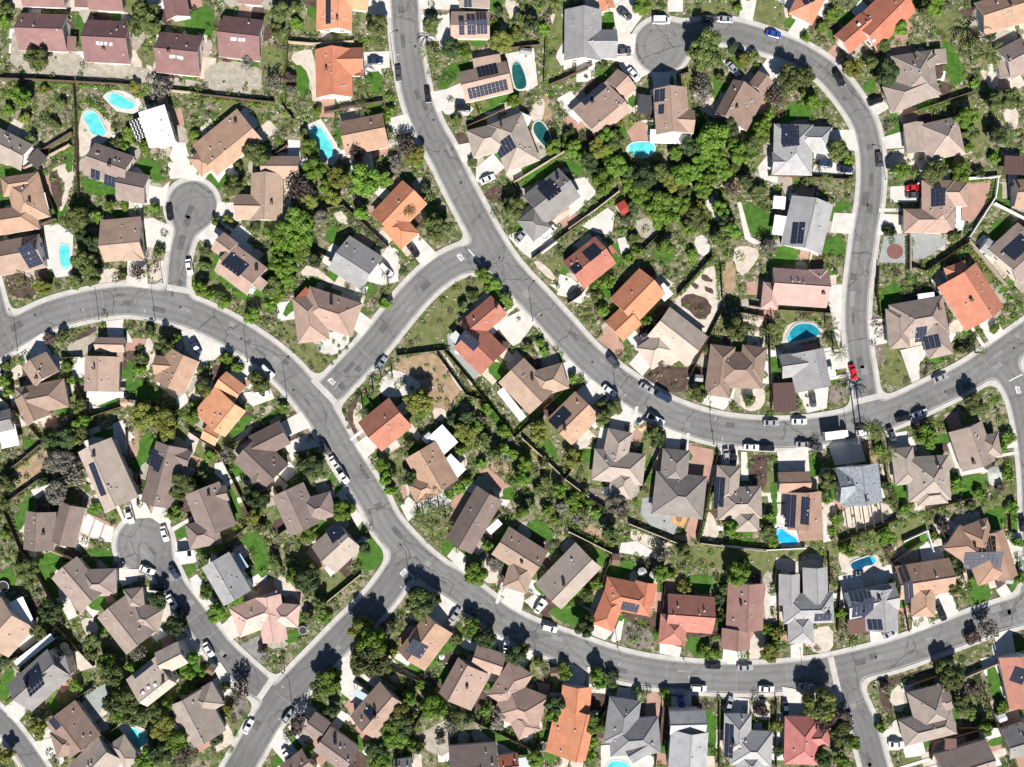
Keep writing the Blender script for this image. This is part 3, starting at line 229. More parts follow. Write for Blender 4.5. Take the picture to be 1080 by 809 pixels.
# trees and shrubs: x,y,radius + kind letter  (o olive, d dark green with shade put into the leaf colour of many, b bright green, y yellow-green, g grey, r purple-brown, p palm)
PLANTS = '''
T1 30,40,60o 20,110,40b 740,90,95o 820,150,30b 180,300,75o 690,450,55y 620,435,25b 815,455,65g 850,470,40g 1025,470,28b 410,450,25o 100,490,60b 160,510,50o 225,460,35y 40,570,45b 120,610,40d 230,600,30d 320,530,35o 280,640,40o 340,600,30g 470,500,30d 500,540,30d 540,600,35d 660,690,50b 620,650,35o 750,770,30b 1045,545,22d 1010,690,35b 600,740,40o 390,560,25d 160,720,40o 385,640,25d 380,720,25d 20,480,40b
T2 460,60,70o 550,120,60b 550,30,50o 450,150,50o 150,60,22o 470,250,30o 430,420,50g 300,320,55g 960,120,75o 890,210,25b 20,700,30b 80,640,25b 130,605,25b 415,525,25b 330,550,20b 600,605,28b 660,580,35b 900,440,50p 890,550,45p 1030,390,30d 1030,500,40b 1040,570,40b 740,570,20d 590,690,40o 620,760,45b 1055,700,30g 510,400,40r 520,460,35g 850,780,60r 95,130,20d 660,200,25d
U2 250,120,60o 220,220,65o 330,50,60d 560,240,70r 600,300,60d 640,130,60b 700,230,50b 740,290,50y 900,190,120d 1000,190,45b 860,60,60r 550,410,110b 480,480,60b 330,440,45o 200,400,50y 130,410,35o 90,560,45o 80,640,35o 40,740,40b 880,360,50b 670,380,50g 480,640,60d 500,700,50b 430,740,50o 560,560,50b 160,790,40d 230,775,25b 590,480,60b 1060,90,40g 640,600,40d 770,180,60d 530,500,60d 400,470,40b 450,560,40d
V2 50,20,45b 110,50,40b 180,90,45b 250,130,45b 310,160,45b 380,190,50o 450,210,50b 420,110,50b 450,50,60b 190,380,45d 250,430,50d 330,480,60o 370,520,50o 60,540,55d 90,450,40r 440,660,45b 480,640,35b 885,660,35p 940,560,28p 980,490,30p 585,330,25o 665,330,22d 630,430,18r 715,370,20b 465,270,18r 810,330,18b 835,290,15d 900,50,30p 700,285,14d 730,240,12d 745,295,18d 755,215,12d 800,280,12b 620,405,15d 590,385,12b 540,350,12b 505,300,14r 735,410,12r 755,380,12d 775,350,14r 680,370,12d 500,260,15b 1010,100,40b 240,740,25d 330,760,30d 20,620,40b 800,660,16d 810,700,16d 820,740,16d
T3 250,270,50p 290,330,45p 370,250,55d 435,270,45b 630,200,60y 700,170,50y 850,150,60b 790,110,50d 720,100,40o 620,60,40d 340,400,40d 270,380,30o 700,520,45b 650,540,40b 400,620,50o 480,610,30b 550,600,30b 950,590,30d 980,690,30d 30,560,50d 60,500,40b 30,610,40b 130,750,80r 40,690,45d 900,760,45b 960,740,30b 10,180,50o 270,120,50o 270,20,40o 1000,770,40b 830,530,25d 590,110,50d 880,650,30d 820,30,50d 940,540,25b
T4 710,250,110o 690,180,50y 640,270,40y 700,470,60g 690,400,50g 690,540,45g 790,400,45o 740,700,90b 850,250,40d 910,300,45d 960,290,45o 890,250,30d 540,420,30d 860,750,60o 960,740,60o 1000,660,60b 1030,590,50b 370,590,40y 330,620,35b 430,640,35b 560,780,40b 180,340,35o 130,385,22y 380,20,50b 480,40,30b 870,40,40b 200,700,50d 240,720,50d 620,650,40d 640,740,35d 830,660,50d 90,395,22d 160,760,50d 250,640,30d 680,620,45d
T5 140,310,70o 80,390,50r 200,310,50o 390,270,50y 340,220,30b 530,290,60d 470,250,50d 190,150,30b 260,110,30b 325,600,55o 370,650,25b 230,410,45b 190,380,45b 10,560,40o 930,215,75p 850,180,30b 730,20,50b 690,30,40o 640,120,40o 880,340,30b 980,410,50o 1040,400,50o 960,470,40b 980,540,40d 850,470,50b 870,540,50o 850,600,40b 590,690,45b 640,700,40b 730,690,50d 830,690,50b 900,700,40d 960,640,35b 600,630,15b 660,640,20b 790,640,25b 530,510,25r 940,140,40d 700,420,30d 790,430,22b 300,60,30b 560,490,20r 580,110,35d 510,180,35d
U1 380,390,75o 330,400,40o 430,610,80o 500,380,50b 370,270,40b 390,320,40b 560,330,35b 640,330,35b 210,750,55y 380,720,50o 470,700,50o 700,670,55r 630,690,40o 800,340,35b 810,380,25o 740,60,40o 820,560,40o 740,580,30g 560,640,25d 800,650,30r 160,700,15r 90,710,30p 420,480,50d 470,520,60d 270,190,18b 750,30,40b 880,100,15d 1020,160,15b 640,20,45b 20,40,30d 850,470,22d 830,60,25d 700,340,25d 760,670,35o 600,700,30d
U3 200,100,50b 180,60,50y 80,130,50g 30,190,50b 290,430,75o 240,230,35d 270,290,30b 320,380,40d 690,330,70o 480,100,40o 490,150,25b 600,370,35o 690,470,30o 155,355,38p 540,690,50d 600,740,50d 650,790,40d 470,720,28r 400,760,28o 1050,80,45b 1000,20,40b 960,510,25b 920,680,18r 970,710,14d 925,745,16d 90,580,25r 125,655,20d 210,500,15b 760,210,20d 300,330,30d 260,180,30d
V3 480,60,45d 430,110,45d 370,140,34r 310,190,30r 230,200,25o 200,290,25g 160,310,22r 400,200,30b 330,80,25o 620,60,40b 660,90,35b 570,20,40b 820,250,40d 830,300,35b 855,345,35b 770,320,35o 720,180,25o 990,490,30b 915,330,18d 940,360,18d 1050,490,25d 200,600,80d 220,660,60d 320,555,22d 380,700,50d 450,690,60d 430,760,60y 500,740,50b 480,600,45b 550,640,45b 590,700,50b 640,760,45b 820,750,75y 510,510,40o 440,470,30r 560,560,25d 260,745,25b 370,640,40g 530,700,40r 40,20,30p 100,520,30d 120,500,25g 190,480,15g 245,420,15b 290,440,14o 340,480,18b 300,500,12b 310,600,20o 350,600,15b 640,690,20d 690,670,18d 60,480,20p
W3 450,40,60y 540,60,50o 490,100,55y 420,120,45b 640,110,50b 600,140,50o 560,110,50b 530,190,45b 620,200,50o 700,140,45b 760,190,60d 820,40,70y 1000,170,55y 740,270,55b 800,240,50o 860,280,50o 930,330,50b 820,330,60d 760,340,50b 880,360,55o 990,380,50b 940,420,50g 1020,400,40b 1050,440,45o 870,430,60b 780,400,60o 740,440,50b 910,480,45b 1040,480,40g 990,500,40o 1060,380,40b 1010,440,40d 480,240,40b 450,280,40b 410,320,40b 360,350,40b 60,230,45d 20,200,45b 100,240,30o 160,270,50d 160,90,50o 250,440,50p 300,430,45p 270,520,45p 220,490,45p 340,500,40p 270,580,35p 70,330,30b 90,370,25b 560,620,35b 530,640,25r 490,760,65d 600,710,45g 540,580,35o 670,470,30d 190,440,30p 310,310,35p 690,230,40o 660,160,30g 720,200,30d 580,170,30g 690,290,35b 850,180,40o
W4 45,170,60y 150,270,55b 60,240,40o 250,400,70g 270,440,60r 220,560,55d 50,480,40g 120,490,40g 60,440,40b 140,450,40b 30,360,45b 80,340,40o 100,400,45b 30,520,30b 460,60,50d 490,40,40b 910,700,60d 840,520,60b 800,500,40o 880,560,50y 1040,480,60d 1030,540,50d 1060,600,40d 1060,170,35b 1000,170,25r 980,260,25r 490,660,50g 570,620,45o 600,650,45o 560,750,30d 640,715,30d 690,715,28d 740,720,28d 595,720,28d 490,590,25d 425,600,20b 350,545,25b 385,550,20b 400,335,30o 300,390,40d 110,580,30b 140,590,30b 460,630,25b 820,770,30d 530,770,45b 200,600,30o 350,90,25d 400,50,22o 950,180,20b 960,310,25d 720,600,30o
W5 565,280,60d 590,250,45y 550,370,40b 605,480,45b 590,540,30b 270,620,50d 370,660,30o 480,610,25o 860,570,60b 780,590,50b 820,110,45b 870,140,50p 870,290,25b 900,370,50b 950,430,50b 890,400,35o 1000,410,25d 990,460,15b 1045,445,15b 860,450,15b 480,140,35b 740,570,45o 710,610,50o 660,640,40b 900,590,35d 880,620,35r 1050,60,45b 520,650,25b 780,110,30r 800,40,40d 260,540,60d 230,480,50d 490,70,30g 560,170,30g 545,340,35d 590,620,25d 580,690,25o 570,740,25d
W6 590,40,60d 545,60,35b 600,90,40b 740,300,50b 850,340,40b 870,360,35d 990,200,40b 1000,250,40b 1010,60,45b 970,100,35b 1000,20,30d 1010,560,40b 1050,600,40b 1030,480,40b 1020,420,35b 1060,700,30b 720,620,30b 700,700,50o 740,740,40d 620,560,35b 600,590,30d 660,510,40r 640,420,30o 810,410,40o 880,400,35o 930,380,30o 380,620,35r 390,650,30d 960,320,40r 570,450,30b 820,790,45b 1060,780,40b 340,200,30d 360,300,35d 380,380,30o 720,560,25d 760,430,30g 690,460,30g
V6 590,420,50r 560,460,30r 750,340,45o 790,330,35d 865,350,30p 840,620,70o 850,650,50d 890,640,30b 920,600,25b 790,600,30o 990,790,40b 570,740,60r 600,710,40d 660,390,20r 690,395,20r 475,500,22r 530,25,35r 960,190,50b 930,230,35b 980,200,35b 1030,170,35b 1060,110,35b 940,20,35b 990,60,30b 680,110,30r 650,80,25o 730,170,25b 745,260,25b 950,700,30d 300,300,30g 330,250,30g 310,200,25g 640,60,25d 700,150,22d
V4 880,230,90d 860,180,50b 940,250,50d 770,250,40b 800,190,30b 1040,230,50o 1015,470,30b 630,550,45y 680,570,50o 730,340,40o 850,630,40d 940,600,40o 905,545,30b 830,545,20b 170,130,55b 150,60,45o 180,690,50o 160,620,60d 240,640,50d 450,760,55o 350,730,22b 60,490,45d 20,480,40b 270,290,20b 260,360,20r 300,390,20b 545,525,22o 450,470,20y 520,435,12r 400,180,35d 420,150,35o 360,210,30o 100,170,18r 60,130,16d 130,200,18d 150,180,15r 90,140,14d 120,165,14b 60,470,30d 620,100,10b 660,130,10o 590,110,10b 700,170,10b 150,100,30d
V5 200,210,45p 200,290,35y 205,330,30y 475,200,40p 520,350,45p 130,470,30b 465,625,18d 350,575,14d 355,625,14d 315,630,14d 300,590,12d 160,670,25b 895,730,12d 920,735,12d 730,780,30b 130,380,30d 430,130,30o 140,250,30d 470,270,35d 150,560,25b
U4 180,200,75o 240,120,55b 310,220,50b 370,260,55b 430,290,60b 470,350,80b 540,370,60b 580,310,50g 500,310,50o 340,330,50o 470,150,60d 540,210,60d 400,180,60d 600,240,50o 690,100,60d 650,160,60o 720,190,60b 760,130,50b 700,240,45o 780,80,50b 820,150,40b 740,30,60b 890,60,60o 870,120,45o 920,190,50d 850,230,50r 980,260,45o 1000,330,20d 660,400,60o 630,450,40o 720,440,40b 790,480,60o 800,530,50o 840,450,45b 820,400,45d 790,340,40o 820,580,45b 540,490,40d 500,540,50d 640,590,40b 1040,540,50g 900,760,35b 890,590,35b 310,600,40b 350,560,40b 330,500,35o 300,390,45d 250,400,30o 150,740,35b 210,720,40b 60,60,40b 100,90,45d 640,20,50o 200,30,60d 560,60,40b 460,90,30y 360,95,25y 800,260,25b 400,450,20d 270,460,20d 130,130,55d 590,170,50d 320,150,50d 610,330,50d 680,330,40d
U5 340,250,25b 350,190,35p 480,200,30p 680,460,40d 690,510,35o 1020,480,50o 970,480,40o 340,600,30y 290,595,25y 425,600,20d 400,670,25d 780,690,30b 670,660,30o 20,240,45o 60,540,45o 260,200,40d 445,495,14d 100,240,30d 330,680,25r
V1 320,250,40d 310,300,30b 370,240,18r 410,240,20b 460,230,15r 530,210,28y 850,310,65o 910,280,45b 770,230,50d 730,250,30d 720,330,30b 720,390,40d 720,440,45b 340,430,40b 370,490,45b 400,560,45b 400,630,60d 350,700,50g 400,720,60d 410,780,50o 740,680,80y 830,690,80y 720,620,60d 800,620,60o 880,650,50o 340,650,30b 250,280,35r 90,670,40b 200,740,40o 240,770,40o 20,500,40b 40,550,40d 20,420,35o 60,390,35o 1040,530,60d 990,690,50b 950,690,30d 1050,450,40o 310,760,50g 130,370,30o 690,200,12r 750,195,15d 790,210,25d 380,390,25d 540,160,30d 420,500,30d 600,660,35d 520,680,35d
W1 300,170,80g 360,250,80g 280,350,70g 250,200,60g 330,60,80d 250,60,60d 380,60,60d 490,420,40b 440,390,30r 940,300,75o 920,340,50o 870,30,50d 590,450,18b 890,450,45b 910,430,35d 860,450,25o 1050,260,35b 130,740,60o 100,700,50o 60,660,35b 30,560,40b 490,590,12d 435,590,22o 20,300,50o 90,260,30d 130,190,30b 20,210,40o 80,300,35b 670,190,30b 760,800,30d 1060,680,40o 720,400,22d 730,310,30o 1020,200,25o 20,400,35o 370,180,50g 230,280,40d 40,180,30d 1000,260,30d
W2 620,190,80d 560,210,50d 660,160,50d 210,220,30b 190,150,50g 220,90,40b 280,270,50d 350,380,70d 310,350,60d 330,470,50y 360,520,40o 270,510,35y 650,260,35o 680,250,25d 790,440,60b 830,420,35b 900,630,55d 880,570,40r 610,570,50b 560,610,30b 320,650,40d 310,740,30r 430,550,35b 440,700,40d 450,620,25r 920,530,35o 610,65,20d 560,50,30o 620,740,50o 520,700,40o 870,720,30o 100,150,40b 60,260,50o 80,600,30d 60,660,30d 1010,270,50b 960,200,40b 1040,330,40b 400,520,35d 570,160,50d 690,190,40d
X1 200,180,60d 190,130,40d 150,260,45o 110,60,45o 90,20,40o 150,100,35g 150,655,45d 130,610,35d 200,750,20d 310,480,40b 370,300,40d 410,260,40y 370,350,40o 430,380,50b 450,440,60d 430,400,50d 480,480,40b 440,560,50d 500,550,60o 550,610,50o 480,600,50b 560,350,50g 480,410,35g 530,400,30b 930,570,50y 970,500,55r 920,480,50d 590,50,30d 640,130,45d 720,230,45d 650,650,60d 640,600,50o 700,720,60d 650,750,60d 740,770,60r 600,780,50d 880,700,40d 780,370,50b 760,430,35b 680,560,35b 20,370,40d 840,100,40b 880,100,30o 880,180,45b 960,120,40b 930,140,35b 20,770,40d 940,740,20b 960,680,20b 900,770,20b 1000,610,18b 290,460,35d 700,540,30b 725,520,30b 750,495,30b 775,470,30b 800,450,30b 825,425,30b 850,405,30b 690,690,50r 620,680,40d 340,330,35d
X2 730,380,85o 745,300,80d 690,400,50o 790,400,50o 800,240,40r 930,150,60o 940,190,45o 860,200,40d 990,130,50d 570,470,60d 540,480,50o 580,580,50d 600,440,40d 520,520,30b 430,660,40r 450,620,40r 400,690,30g 310,370,30o 300,330,25r 350,385,14d 375,370,16d 480,190,40o 530,150,40d 550,200,30b 470,50,60d 420,30,40b 300,10,30b 860,610,50d 820,660,50b 880,560,40b 760,740,50d 780,780,50b 830,340,35d 870,460,20d 900,510,40b 1020,580,50b 980,570,45b 960,430,25r 1020,380,40b 790,300,30b 900,720,30d 930,740,30o 480,750,30b 500,550,30d 700,250,60d 580,420,50d 820,240,40d
X3 390,30,50b 430,290,55d 380,240,40b 450,260,35o 560,360,55d 590,330,40o 370,610,40d 320,600,40o 650,380,25o 690,390,20r 760,430,35b 750,400,30d 780,140,30d 840,240,45d 850,200,30d 890,60,35b 850,110,40o 950,470,40d 890,440,40b 890,480,35o 710,600,40b 715,560,45d 680,640,30o 480,640,50g 490,600,35g 880,640,50b 870,710,45b 860,760,40b 430,580,25b 660,720,35d 640,780,45b 90,640,60d 60,700,50d 130,600,50b 120,540,40b 290,650,45g 170,720,30o 1030,260,30o 1040,290,25b 490,780,40b 230,430,30b 230,500,35d 170,480,40d 310,290,35o 950,440,30d 130,760,35o 200,560,30d 250,700,30g
X4 75,220,45d 60,190,30b 100,70,40b 20,140,25d 280,290,20b 240,260,25g 300,250,25g 470,75,45y 560,260,40r 570,300,35r 560,340,35d 600,350,35b 610,130,35d 610,200,35d 820,350,40d 840,310,35b 810,250,35b 850,265,30d 710,350,35b 885,320,22r 640,80,50d 690,20,60b 840,180,25b 180,470,30b 130,460,35b 320,500,35d 390,510,35d 400,540,30b 115,640,40b 90,720,40b 610,530,25d 720,570,25g 760,520,25g 790,580,35r 740,600,20d 280,500,25d 1030,560,70o 1040,640,50r 850,560,30d 340,180,25b 360,260,30o 600,280,30b 615,60,30b 850,640,30d 860,740,30d 380,20,40b 830,90,25d
X5 250,560,70d 280,600,60r 330,680,60d 380,710,50b 330,620,50r 260,780,50d 340,790,50b 380,300,40b 350,250,40d 755,400,40o 705,385,25d 790,460,60o 840,560,60o 830,500,50g 860,590,40b 870,500,40r 510,480,30r 490,650,30b 520,640,30b 480,605,18d 990,570,45b 690,460,25d 640,470,25d 660,210,20b 700,210,20b 640,225,15b 855,80,25d 800,80,40o 810,40,40o 930,650,35b 910,690,30o 550,770,12r 565,795,12r 280,40,25d 300,150,30d 330,180,30d 540,60,25o 940,250,50g 870,280,35r
'''
TALL_PALMS = [(919,452,3.2,11.5),(925,456,3.0,11.0)]
# cars: x,y,turn  kind(s sedan, u suv, p pickup, v van, t box truck) + colour
CARS = '''
T2 960,315,0,s,dark blue
T3 97,380,85,s,dark grey|250,490,83,s,black|432,558,5,u,black
T4 478,105,0,v,white|727,97,2,s,dark grey|810,100,5,s,silver|1060,175,15,s,blue|290,72,35,s,dark grey|283,265,-5,s,dark grey|335,385,50,s,white|850,355,50,s,silver
T5 330,320,60,u,black|478,410,-20,s,black|493,650,85,s,dark grey|270,665,10,u,dark blue|355,688,0,s,dark blue
U1 875,365,82,s,black|978,645,80,s,white|655,290,8,p,silver
U2 1020,670,45,s,silver
U3 735,485,-50,s,silver|560,190,-25,s,white|175,560,52,s,black|875,465,-42,v,white|35,660,45,u,white|1010,782,-42,s,black
U5 805,235,-3,s,red|805,272,-3,s,dark grey
V2 402,448,45,u,white|370,568,-8,u,white|990,410,-55,s,silver|30,320,60,s,dark blue
V4 230,402,48,u,dark grey|210,550,38,s,white|405,535,30,s,silver|490,582,28,v,dark blue|450,698,28,p,white
V5 590,455,75,s,red|380,595,83,s,dark grey|165,715,0,s,silver|310,708,0,s,white|500,775,-7,t,white|645,765,-5,u,white|1040,482,-22,s,silver|850,692,-12,s,black|935,668,-20,s,white|790,780,70,s,dark grey
W2 700,110,58,s,dark grey|750,190,57,s,white|790,250,57,p,white
W1 670,455,75,p,white|850,555,75,s,white|760,740,22,s,white|900,755,57,s,dark blue|600,722,-15,s,black|960,655,-5,v,white
W4 945,105,2,s,white|1025,110,2,s,black|815,155,86,s,silver|850,155,86,s,black
W5 430,92,2,s,silver|490,105,20,s,dark grey
X1 700,135,60,s,white|738,182,70,s,black|850,330,60,s,white|980,455,50,s,silver|1012,645,-62,s,white|640,78,5,s,black
X2 400,605,-52,s,silver|402,760,45,s,white
X3 375,178,25,s,dark grey|655,152,-58,s,white|695,242,15,u,white|515,325,-75,s,white|308,190,-55,s,silver
X4 590,397,3,s,black|720,402,-2,s,silver|530,487,3,u,white|808,490,3,s,white|970,482,5,s,silver|458,540,78,s,blue|655,553,-72,s,silver|885,572,86,s,dark blue
X5 555,715,0,s,white|368,620,78,s,silver|740,182,65,u,black|530,262,-30,s,silver
W6 1075,505,85,s,black
'''
# fences and walls: sheet kind(w timber, b block wall, v white) polyline
FENCES = '''
T1 w 0,412 200,418 390,428|T1 w 395,428 600,440 720,450|T1 w 390,440 400,560 405,809|T1 b 840,470 990,485|T1 w 1075,500 990,480|T2 w 70,495 380,530 440,535|T2 b 520,225 650,235 850,222|T2 w 480,545 540,620|T2 w 700,590 830,560 1000,530|T2 w 500,540 510,250 520,160
T1 w 200,800 380,690|U1 b 140,140 370,20|U1 w 200,120 250,260 300,370|U1 w 40,490 300,400|U1 w 410,0 410,160 420,330|U2 w 430,800 500,640|U2 w 640,560 770,620 830,720|U2 w 700,350 800,330 1030,545|U2 w 350,140 510,20
U3 b 700,210 970,45|U3 w 700,210 745,290|U3 w 790,605 1079,390|V2 w 650,20 880,120|V3 w 90,370 290,345 340,340|V3 w 300,360 450,570 540,600|V3 w 340,345 480,510 700,790|V3 w 700,790 860,640|V2 w 910,560 960,650|V3 w 850,640 975,530
U4 b 0,450 140,350 255,260|U4 w 370,570 500,440|U4 w 560,790 740,590|U4 w 780,620 790,809|V4 w 380,260 520,110|V4 w 620,480 720,270 800,110|V4 w 800,130 1010,170 1020,310|V4 b 0,100 60,60 90,20|V4 w 180,190 270,130
V5 w 50,110 160,130 470,150|V5 w 145,180 160,640|V5 w 700,0 720,165|V5 w 985,0 1079,190|T5 w 590,470 870,375|T5 v 640,750 970,720|U6 w 545,190 540,330|U6 v 750,190 935,185 920,290 790,490|U6 w 500,650 560,670 790,515|U6 b 785,510 980,750|U6 v 920,320 1079,400|U5 b 775,470 775,660
U6 w 320,640 310,800|U5 w 50,175 250,185 490,200|T3 w 860,190 850,440|T3 w 880,445 1079,360|T3 w 640,260 830,240|T3 w 500,560 520,600|T3 w 455,660 650,570|T4 w 0,400 120,340|T4 w 620,380 560,400
V1 w 0,570 120,680 230,809|V1 w 400,490 460,700|V1 w 460,690 640,630 690,600|V1 w 320,380 430,375|W1 w 0,270 220,90|W1 w 30,400 240,250|W1 w 30,430 120,640 230,809|W1 b 280,640 400,690|W1 w 660,0 690,340|W1 w 715,240 720,400
W2 w 0,20 160,130 310,440|W2 w 200,110 380,0|W2 w 330,400 440,300|W2 w 180,620 330,490|W2 w 460,560 620,440|W2 w 430,630 480,720|X2 b 540,150 700,20|W3 w 170,360 440,250|W3 b 740,60 860,170 960,270 1079,360|W3 w 960,270 1000,210
W4 w 500,50 370,330|W4 w 770,120 665,590|W4 w 720,310 660,580|W4 b 680,600 1010,640|W4 w 0,300 190,420|W4 b 0,540 220,650|W4 w 220,650 170,800|W4 b 310,500 560,600|W5 v 0,610 230,635 430,625|W5 w 610,590 910,475|W5 w 820,60 860,320 910,450
W6 w 570,430 800,365|W6 w 340,620 440,809|W6 v 450,590 570,535 600,640|W6 w 640,530 700,660|W5 w 550,640 560,809|W5 w 280,740 270,809|W6 w 990,440 1000,540|W6 w 380,700 540,590
X1 w 150,0 270,220|X1 w 40,380 240,235|X1 w 240,230 390,390|X1 w 190,610 380,480|X1 w 330,790 480,640|X1 w 490,500 560,610|X2 w 790,390 960,460|X2 w 830,809 960,570|X3 w 20,430 190,560|X3 w 60,780 190,560|X3 w 410,640 510,390|X3 w 340,590 640,740|X3 w 850,700 940,540
X4 w 380,560 350,800|X4 w 610,530 610,800|X4 w 635,320 640,60|X4 w 845,0 855,290|X4 w 390,60 370,250|X5 w 320,50 310,250|X5 w 560,40 600,250|X5 w 590,470 740,420|X5 w 880,420 960,630 1040,809|X5 w 690,770 700,700 880,650|X5 w 800,640 960,640|X5 b 820,440 1079,330|X5 w 60,520 60,800
'''
# round shade parasols, sheds and pergolas, trampolines: sheet x,y,size
PARASOLS = 'W4 380,752,24,pale grey|W4 440,768,24,pale grey|X1 262,320,20,cream|X1 275,345,20,cream|V3 405,345,16,white|X2 725,745,18,white|X3 255,360,12,white|T1 585,700,10,white|U3 1010,270,14,white|V4 375,745,16,peach|V4 400,735,15,peach|V1 640,612,22,tan|U1 345,470,14,white|W6 925,240,34,pale grey'
SHEDS = 'T3 760,265,60,35,8,grey|V4 395,270,35,35,-20,dark grey|X2 725,745,30,30,30,white|U4 285,345,50,80,-30,red|U6 905,545,70,75,35,grey|W6 1005,795,40,40,5,grey|U6 1030,120,110,95,3,dark brown|V5 232,583,118,148,-2,dark brown|X5 990,610,32,30,-20,white|W4 245,690,40,55,5,brown|V4 675,485,40,35,5,grey|X1 700,655,70,60,35,white|T4 395,540,75,95,8,dark grey|V1 675,612,25,30,10,tan|X3 715,425,30,28,0,brown|W3 250,60,50,40,-40,white|X1 860,415,30,35,30,brown|W2 310,200,60,18,60,white'
TRAMPOLINES = 'X1 20,70,24|X3 670,720,20|X2 465,248,18'
LAMPS = [(300,421,210),(262,381,30),(420,70,0),(560,341,140),(650,424,230),(752,472,90),(647,697,80),(850,734,95),(305,712,225),(310,752,45),(1035,680,110),(930,190,180),(895,470,90),(175,300,0),(20,372,60),(165,334,80),(433,618,140),(720,705,270),(105,339,80),(748,437,270)]
STOPS = [(486,271,-39,32),(350,402,-48,30),(426,604,42,31),(1074,411,-20,25)]
# ----------------------------------------------------------------------------------------------
S_, CAM = 0.3, 255.0
SUN_EL, SUN_AZ = math.radians(37.5), (0.13, -1.0)
C = bpy.context.scene.collection
rnd = random.Random(7)

def mp(sheet, x, y):
    a = SHEET[sheet]
    return a[0] + x / a[2], a[1] + y / a[2]
def W(px, py, z=0.0):                       # map unit -> metres, for a point surveyed at height z
    k = S_ * (CAM - z) / CAM
    return ((px - 540) * k, (404.5 - py) * k)
def at(sheet, x, y, z=0.0):
    return W(*mp(sheet, x, y), z)
def ms(sheet, d):                           # length
    return d / SHEET[sheet][2] * S_
def pts(txt):
    return [tuple(float(v) for v in p.split(',')) for p in txt.split()]

# ---------------------------------------------------------------- mesh helpers
class MB:
    def __init__(s): s.v, s.f, s.m, s.uv = [], [], [], []
    def face(s, ps, m=0, uv=None):
        n = len(s.v); s.v.extend(ps); s.f.append(tuple(range(n, n + len(ps)))); s.m.append(m)
        s.uv.append(uv or [(0, 0)] * len(ps))
    def box(s, cx, cy, z0, z1, lx, ly, ang=0, m=0, bottom=True):
        c, q = math.cos(ang), math.sin(ang)
        p = [(cx + c * a * lx / 2 - q * b * ly / 2, cy + q * a * lx / 2 + c * b * ly / 2) for a, b in ((-1,-1),(1,-1),(1,1),(-1,1))]
        lo = [(x, y, z0) for x, y in p]; hi = [(x, y, z1) for x, y in p]
        s.face(hi, m)
        if bottom: s.face(lo[::-1], m)
        for i in range(4):
            j = (i + 1) % 4; s.face([lo[i], lo[j], hi[j], hi[i]], m)
    def tube(s, p0, p1, r0, r1, n=7, m=0, cap=True):
        a, b = Vector(p0), Vector(p1); d = (b - a).normalized()
        u = d.orthogonal().normalized(); w = d.cross(u)
        A = [a + (u * math.cos(t) + w * math.sin(t)) * r0 for t in [2 * math.pi * i / n for i in range(n)]]
        B = [b + (u * math.cos(t) + w * math.sin(t)) * r1 for t in [2 * math.pi * i / n for i in range(n)]]
        for i in range(n):
            j = (i + 1) % n; s.face([tuple(A[i]), tuple(A[j]), tuple(B[j]), tuple(B[i])], m)
        if cap: s.face([tuple(x) for x in B], m); s.face([tuple(x) for x in A[::-1]], m)
    def mesh(s, name, mats, uv=False, merge=False):
        me = bpy.data.meshes.new(name); me.from_pydata(s.v, [], s.f)
        for k in (mats if isinstance(mats, (list, tuple)) else [mats]): me.materials.append(k)
        me.polygons.foreach_set('material_index', s.m)
        if uv:
            l = me.uv_layers.new(name='UVMap'); flat = [c for f in s.uv for p in f for c in p]
            l.data.foreach_set('uv', flat)
        me.update(); return me
    def build(s, name, mats, parent=None, **k):
        return link(name, s.mesh(name, mats, **k), parent)
def link(name, data, parent=None, loc=(0, 0, 0), rz=0, scale=None):
    o = bpy.data.objects.new(name, data); C.objects.link(o); o.parent = parent
    o.location = loc; o.rotation_euler = (0, 0, rz)
    if scale is not None: o.scale = scale
    return o
ITEMS = []
def tag(o, desc, cat, group=None, xy=None, ref=True):
    o['category'] = cat
    if group: o['group'] = group
    p = xy or (o.location.x, o.location.y)
    ITEMS.append([o, desc, p[0], p[1], ref]); return o
def thing(name, desc, cat, loc, rz=0, group=None):
    return tag(link(name, None, None, loc, rz), desc, cat, group)
def struct(o, kind='structure'):
    o['kind'] = kind; return o

# ---------------------------------------------------------------- materials
def lin(c):
    return tuple((v / 12.92 if v <= .04045 else ((v + .055) / 1.055) ** 2.4) for v in (x / 255 for x in c))
def nodes(name):
    m = bpy.data.materials.new(name); m.use_nodes = True
    nt = m.node_tree; return m, nt, nt.nodes['Principled BSDF']
def N(nt, t, **k):
    n = nt.nodes.new(t)
    for a, b in k.items(): setattr(n, a, b)
    return n
def mixc(nt, fac, a, b, mode='MIX'):
    n = N(nt, 'ShaderNodeMix', data_type='RGBA', blend_type=mode)
    for i, v in ((0, fac), (6, a), (7, b)):
        if hasattr(v, 'is_linked') or hasattr(v, 'links'): nt.links.new(v, n.inputs[i])
        else: n.inputs[i].default_value = v if i == 0 else (*v[:3], 1)
    return n.outputs[2]
def ramp(nt, v, lo, hi):
    n = N(nt, 'ShaderNodeMapRange'); n.inputs[1].default_value = lo; n.inputs[2].default_value = hi
    nt.links.new(v, n.inputs[0]); return n.outputs[0]
def noisef(nt, scale, detail=3, rough=.55, co=None, dist=0.0):
    n = N(nt, 'ShaderNodeTexNoise'); n.inputs['Scale'].default_value = scale; n.inputs['Detail'].default_value = detail
    n.inputs['Roughness'].default_value = rough; n.inputs['Distortion'].default_value = dist
    if co is None:
        g = N(nt, 'ShaderNodeNewGeometry'); co = g.outputs['Position']
    nt.links.new(co, n.inputs['Vector']); return n.outputs['Fac']
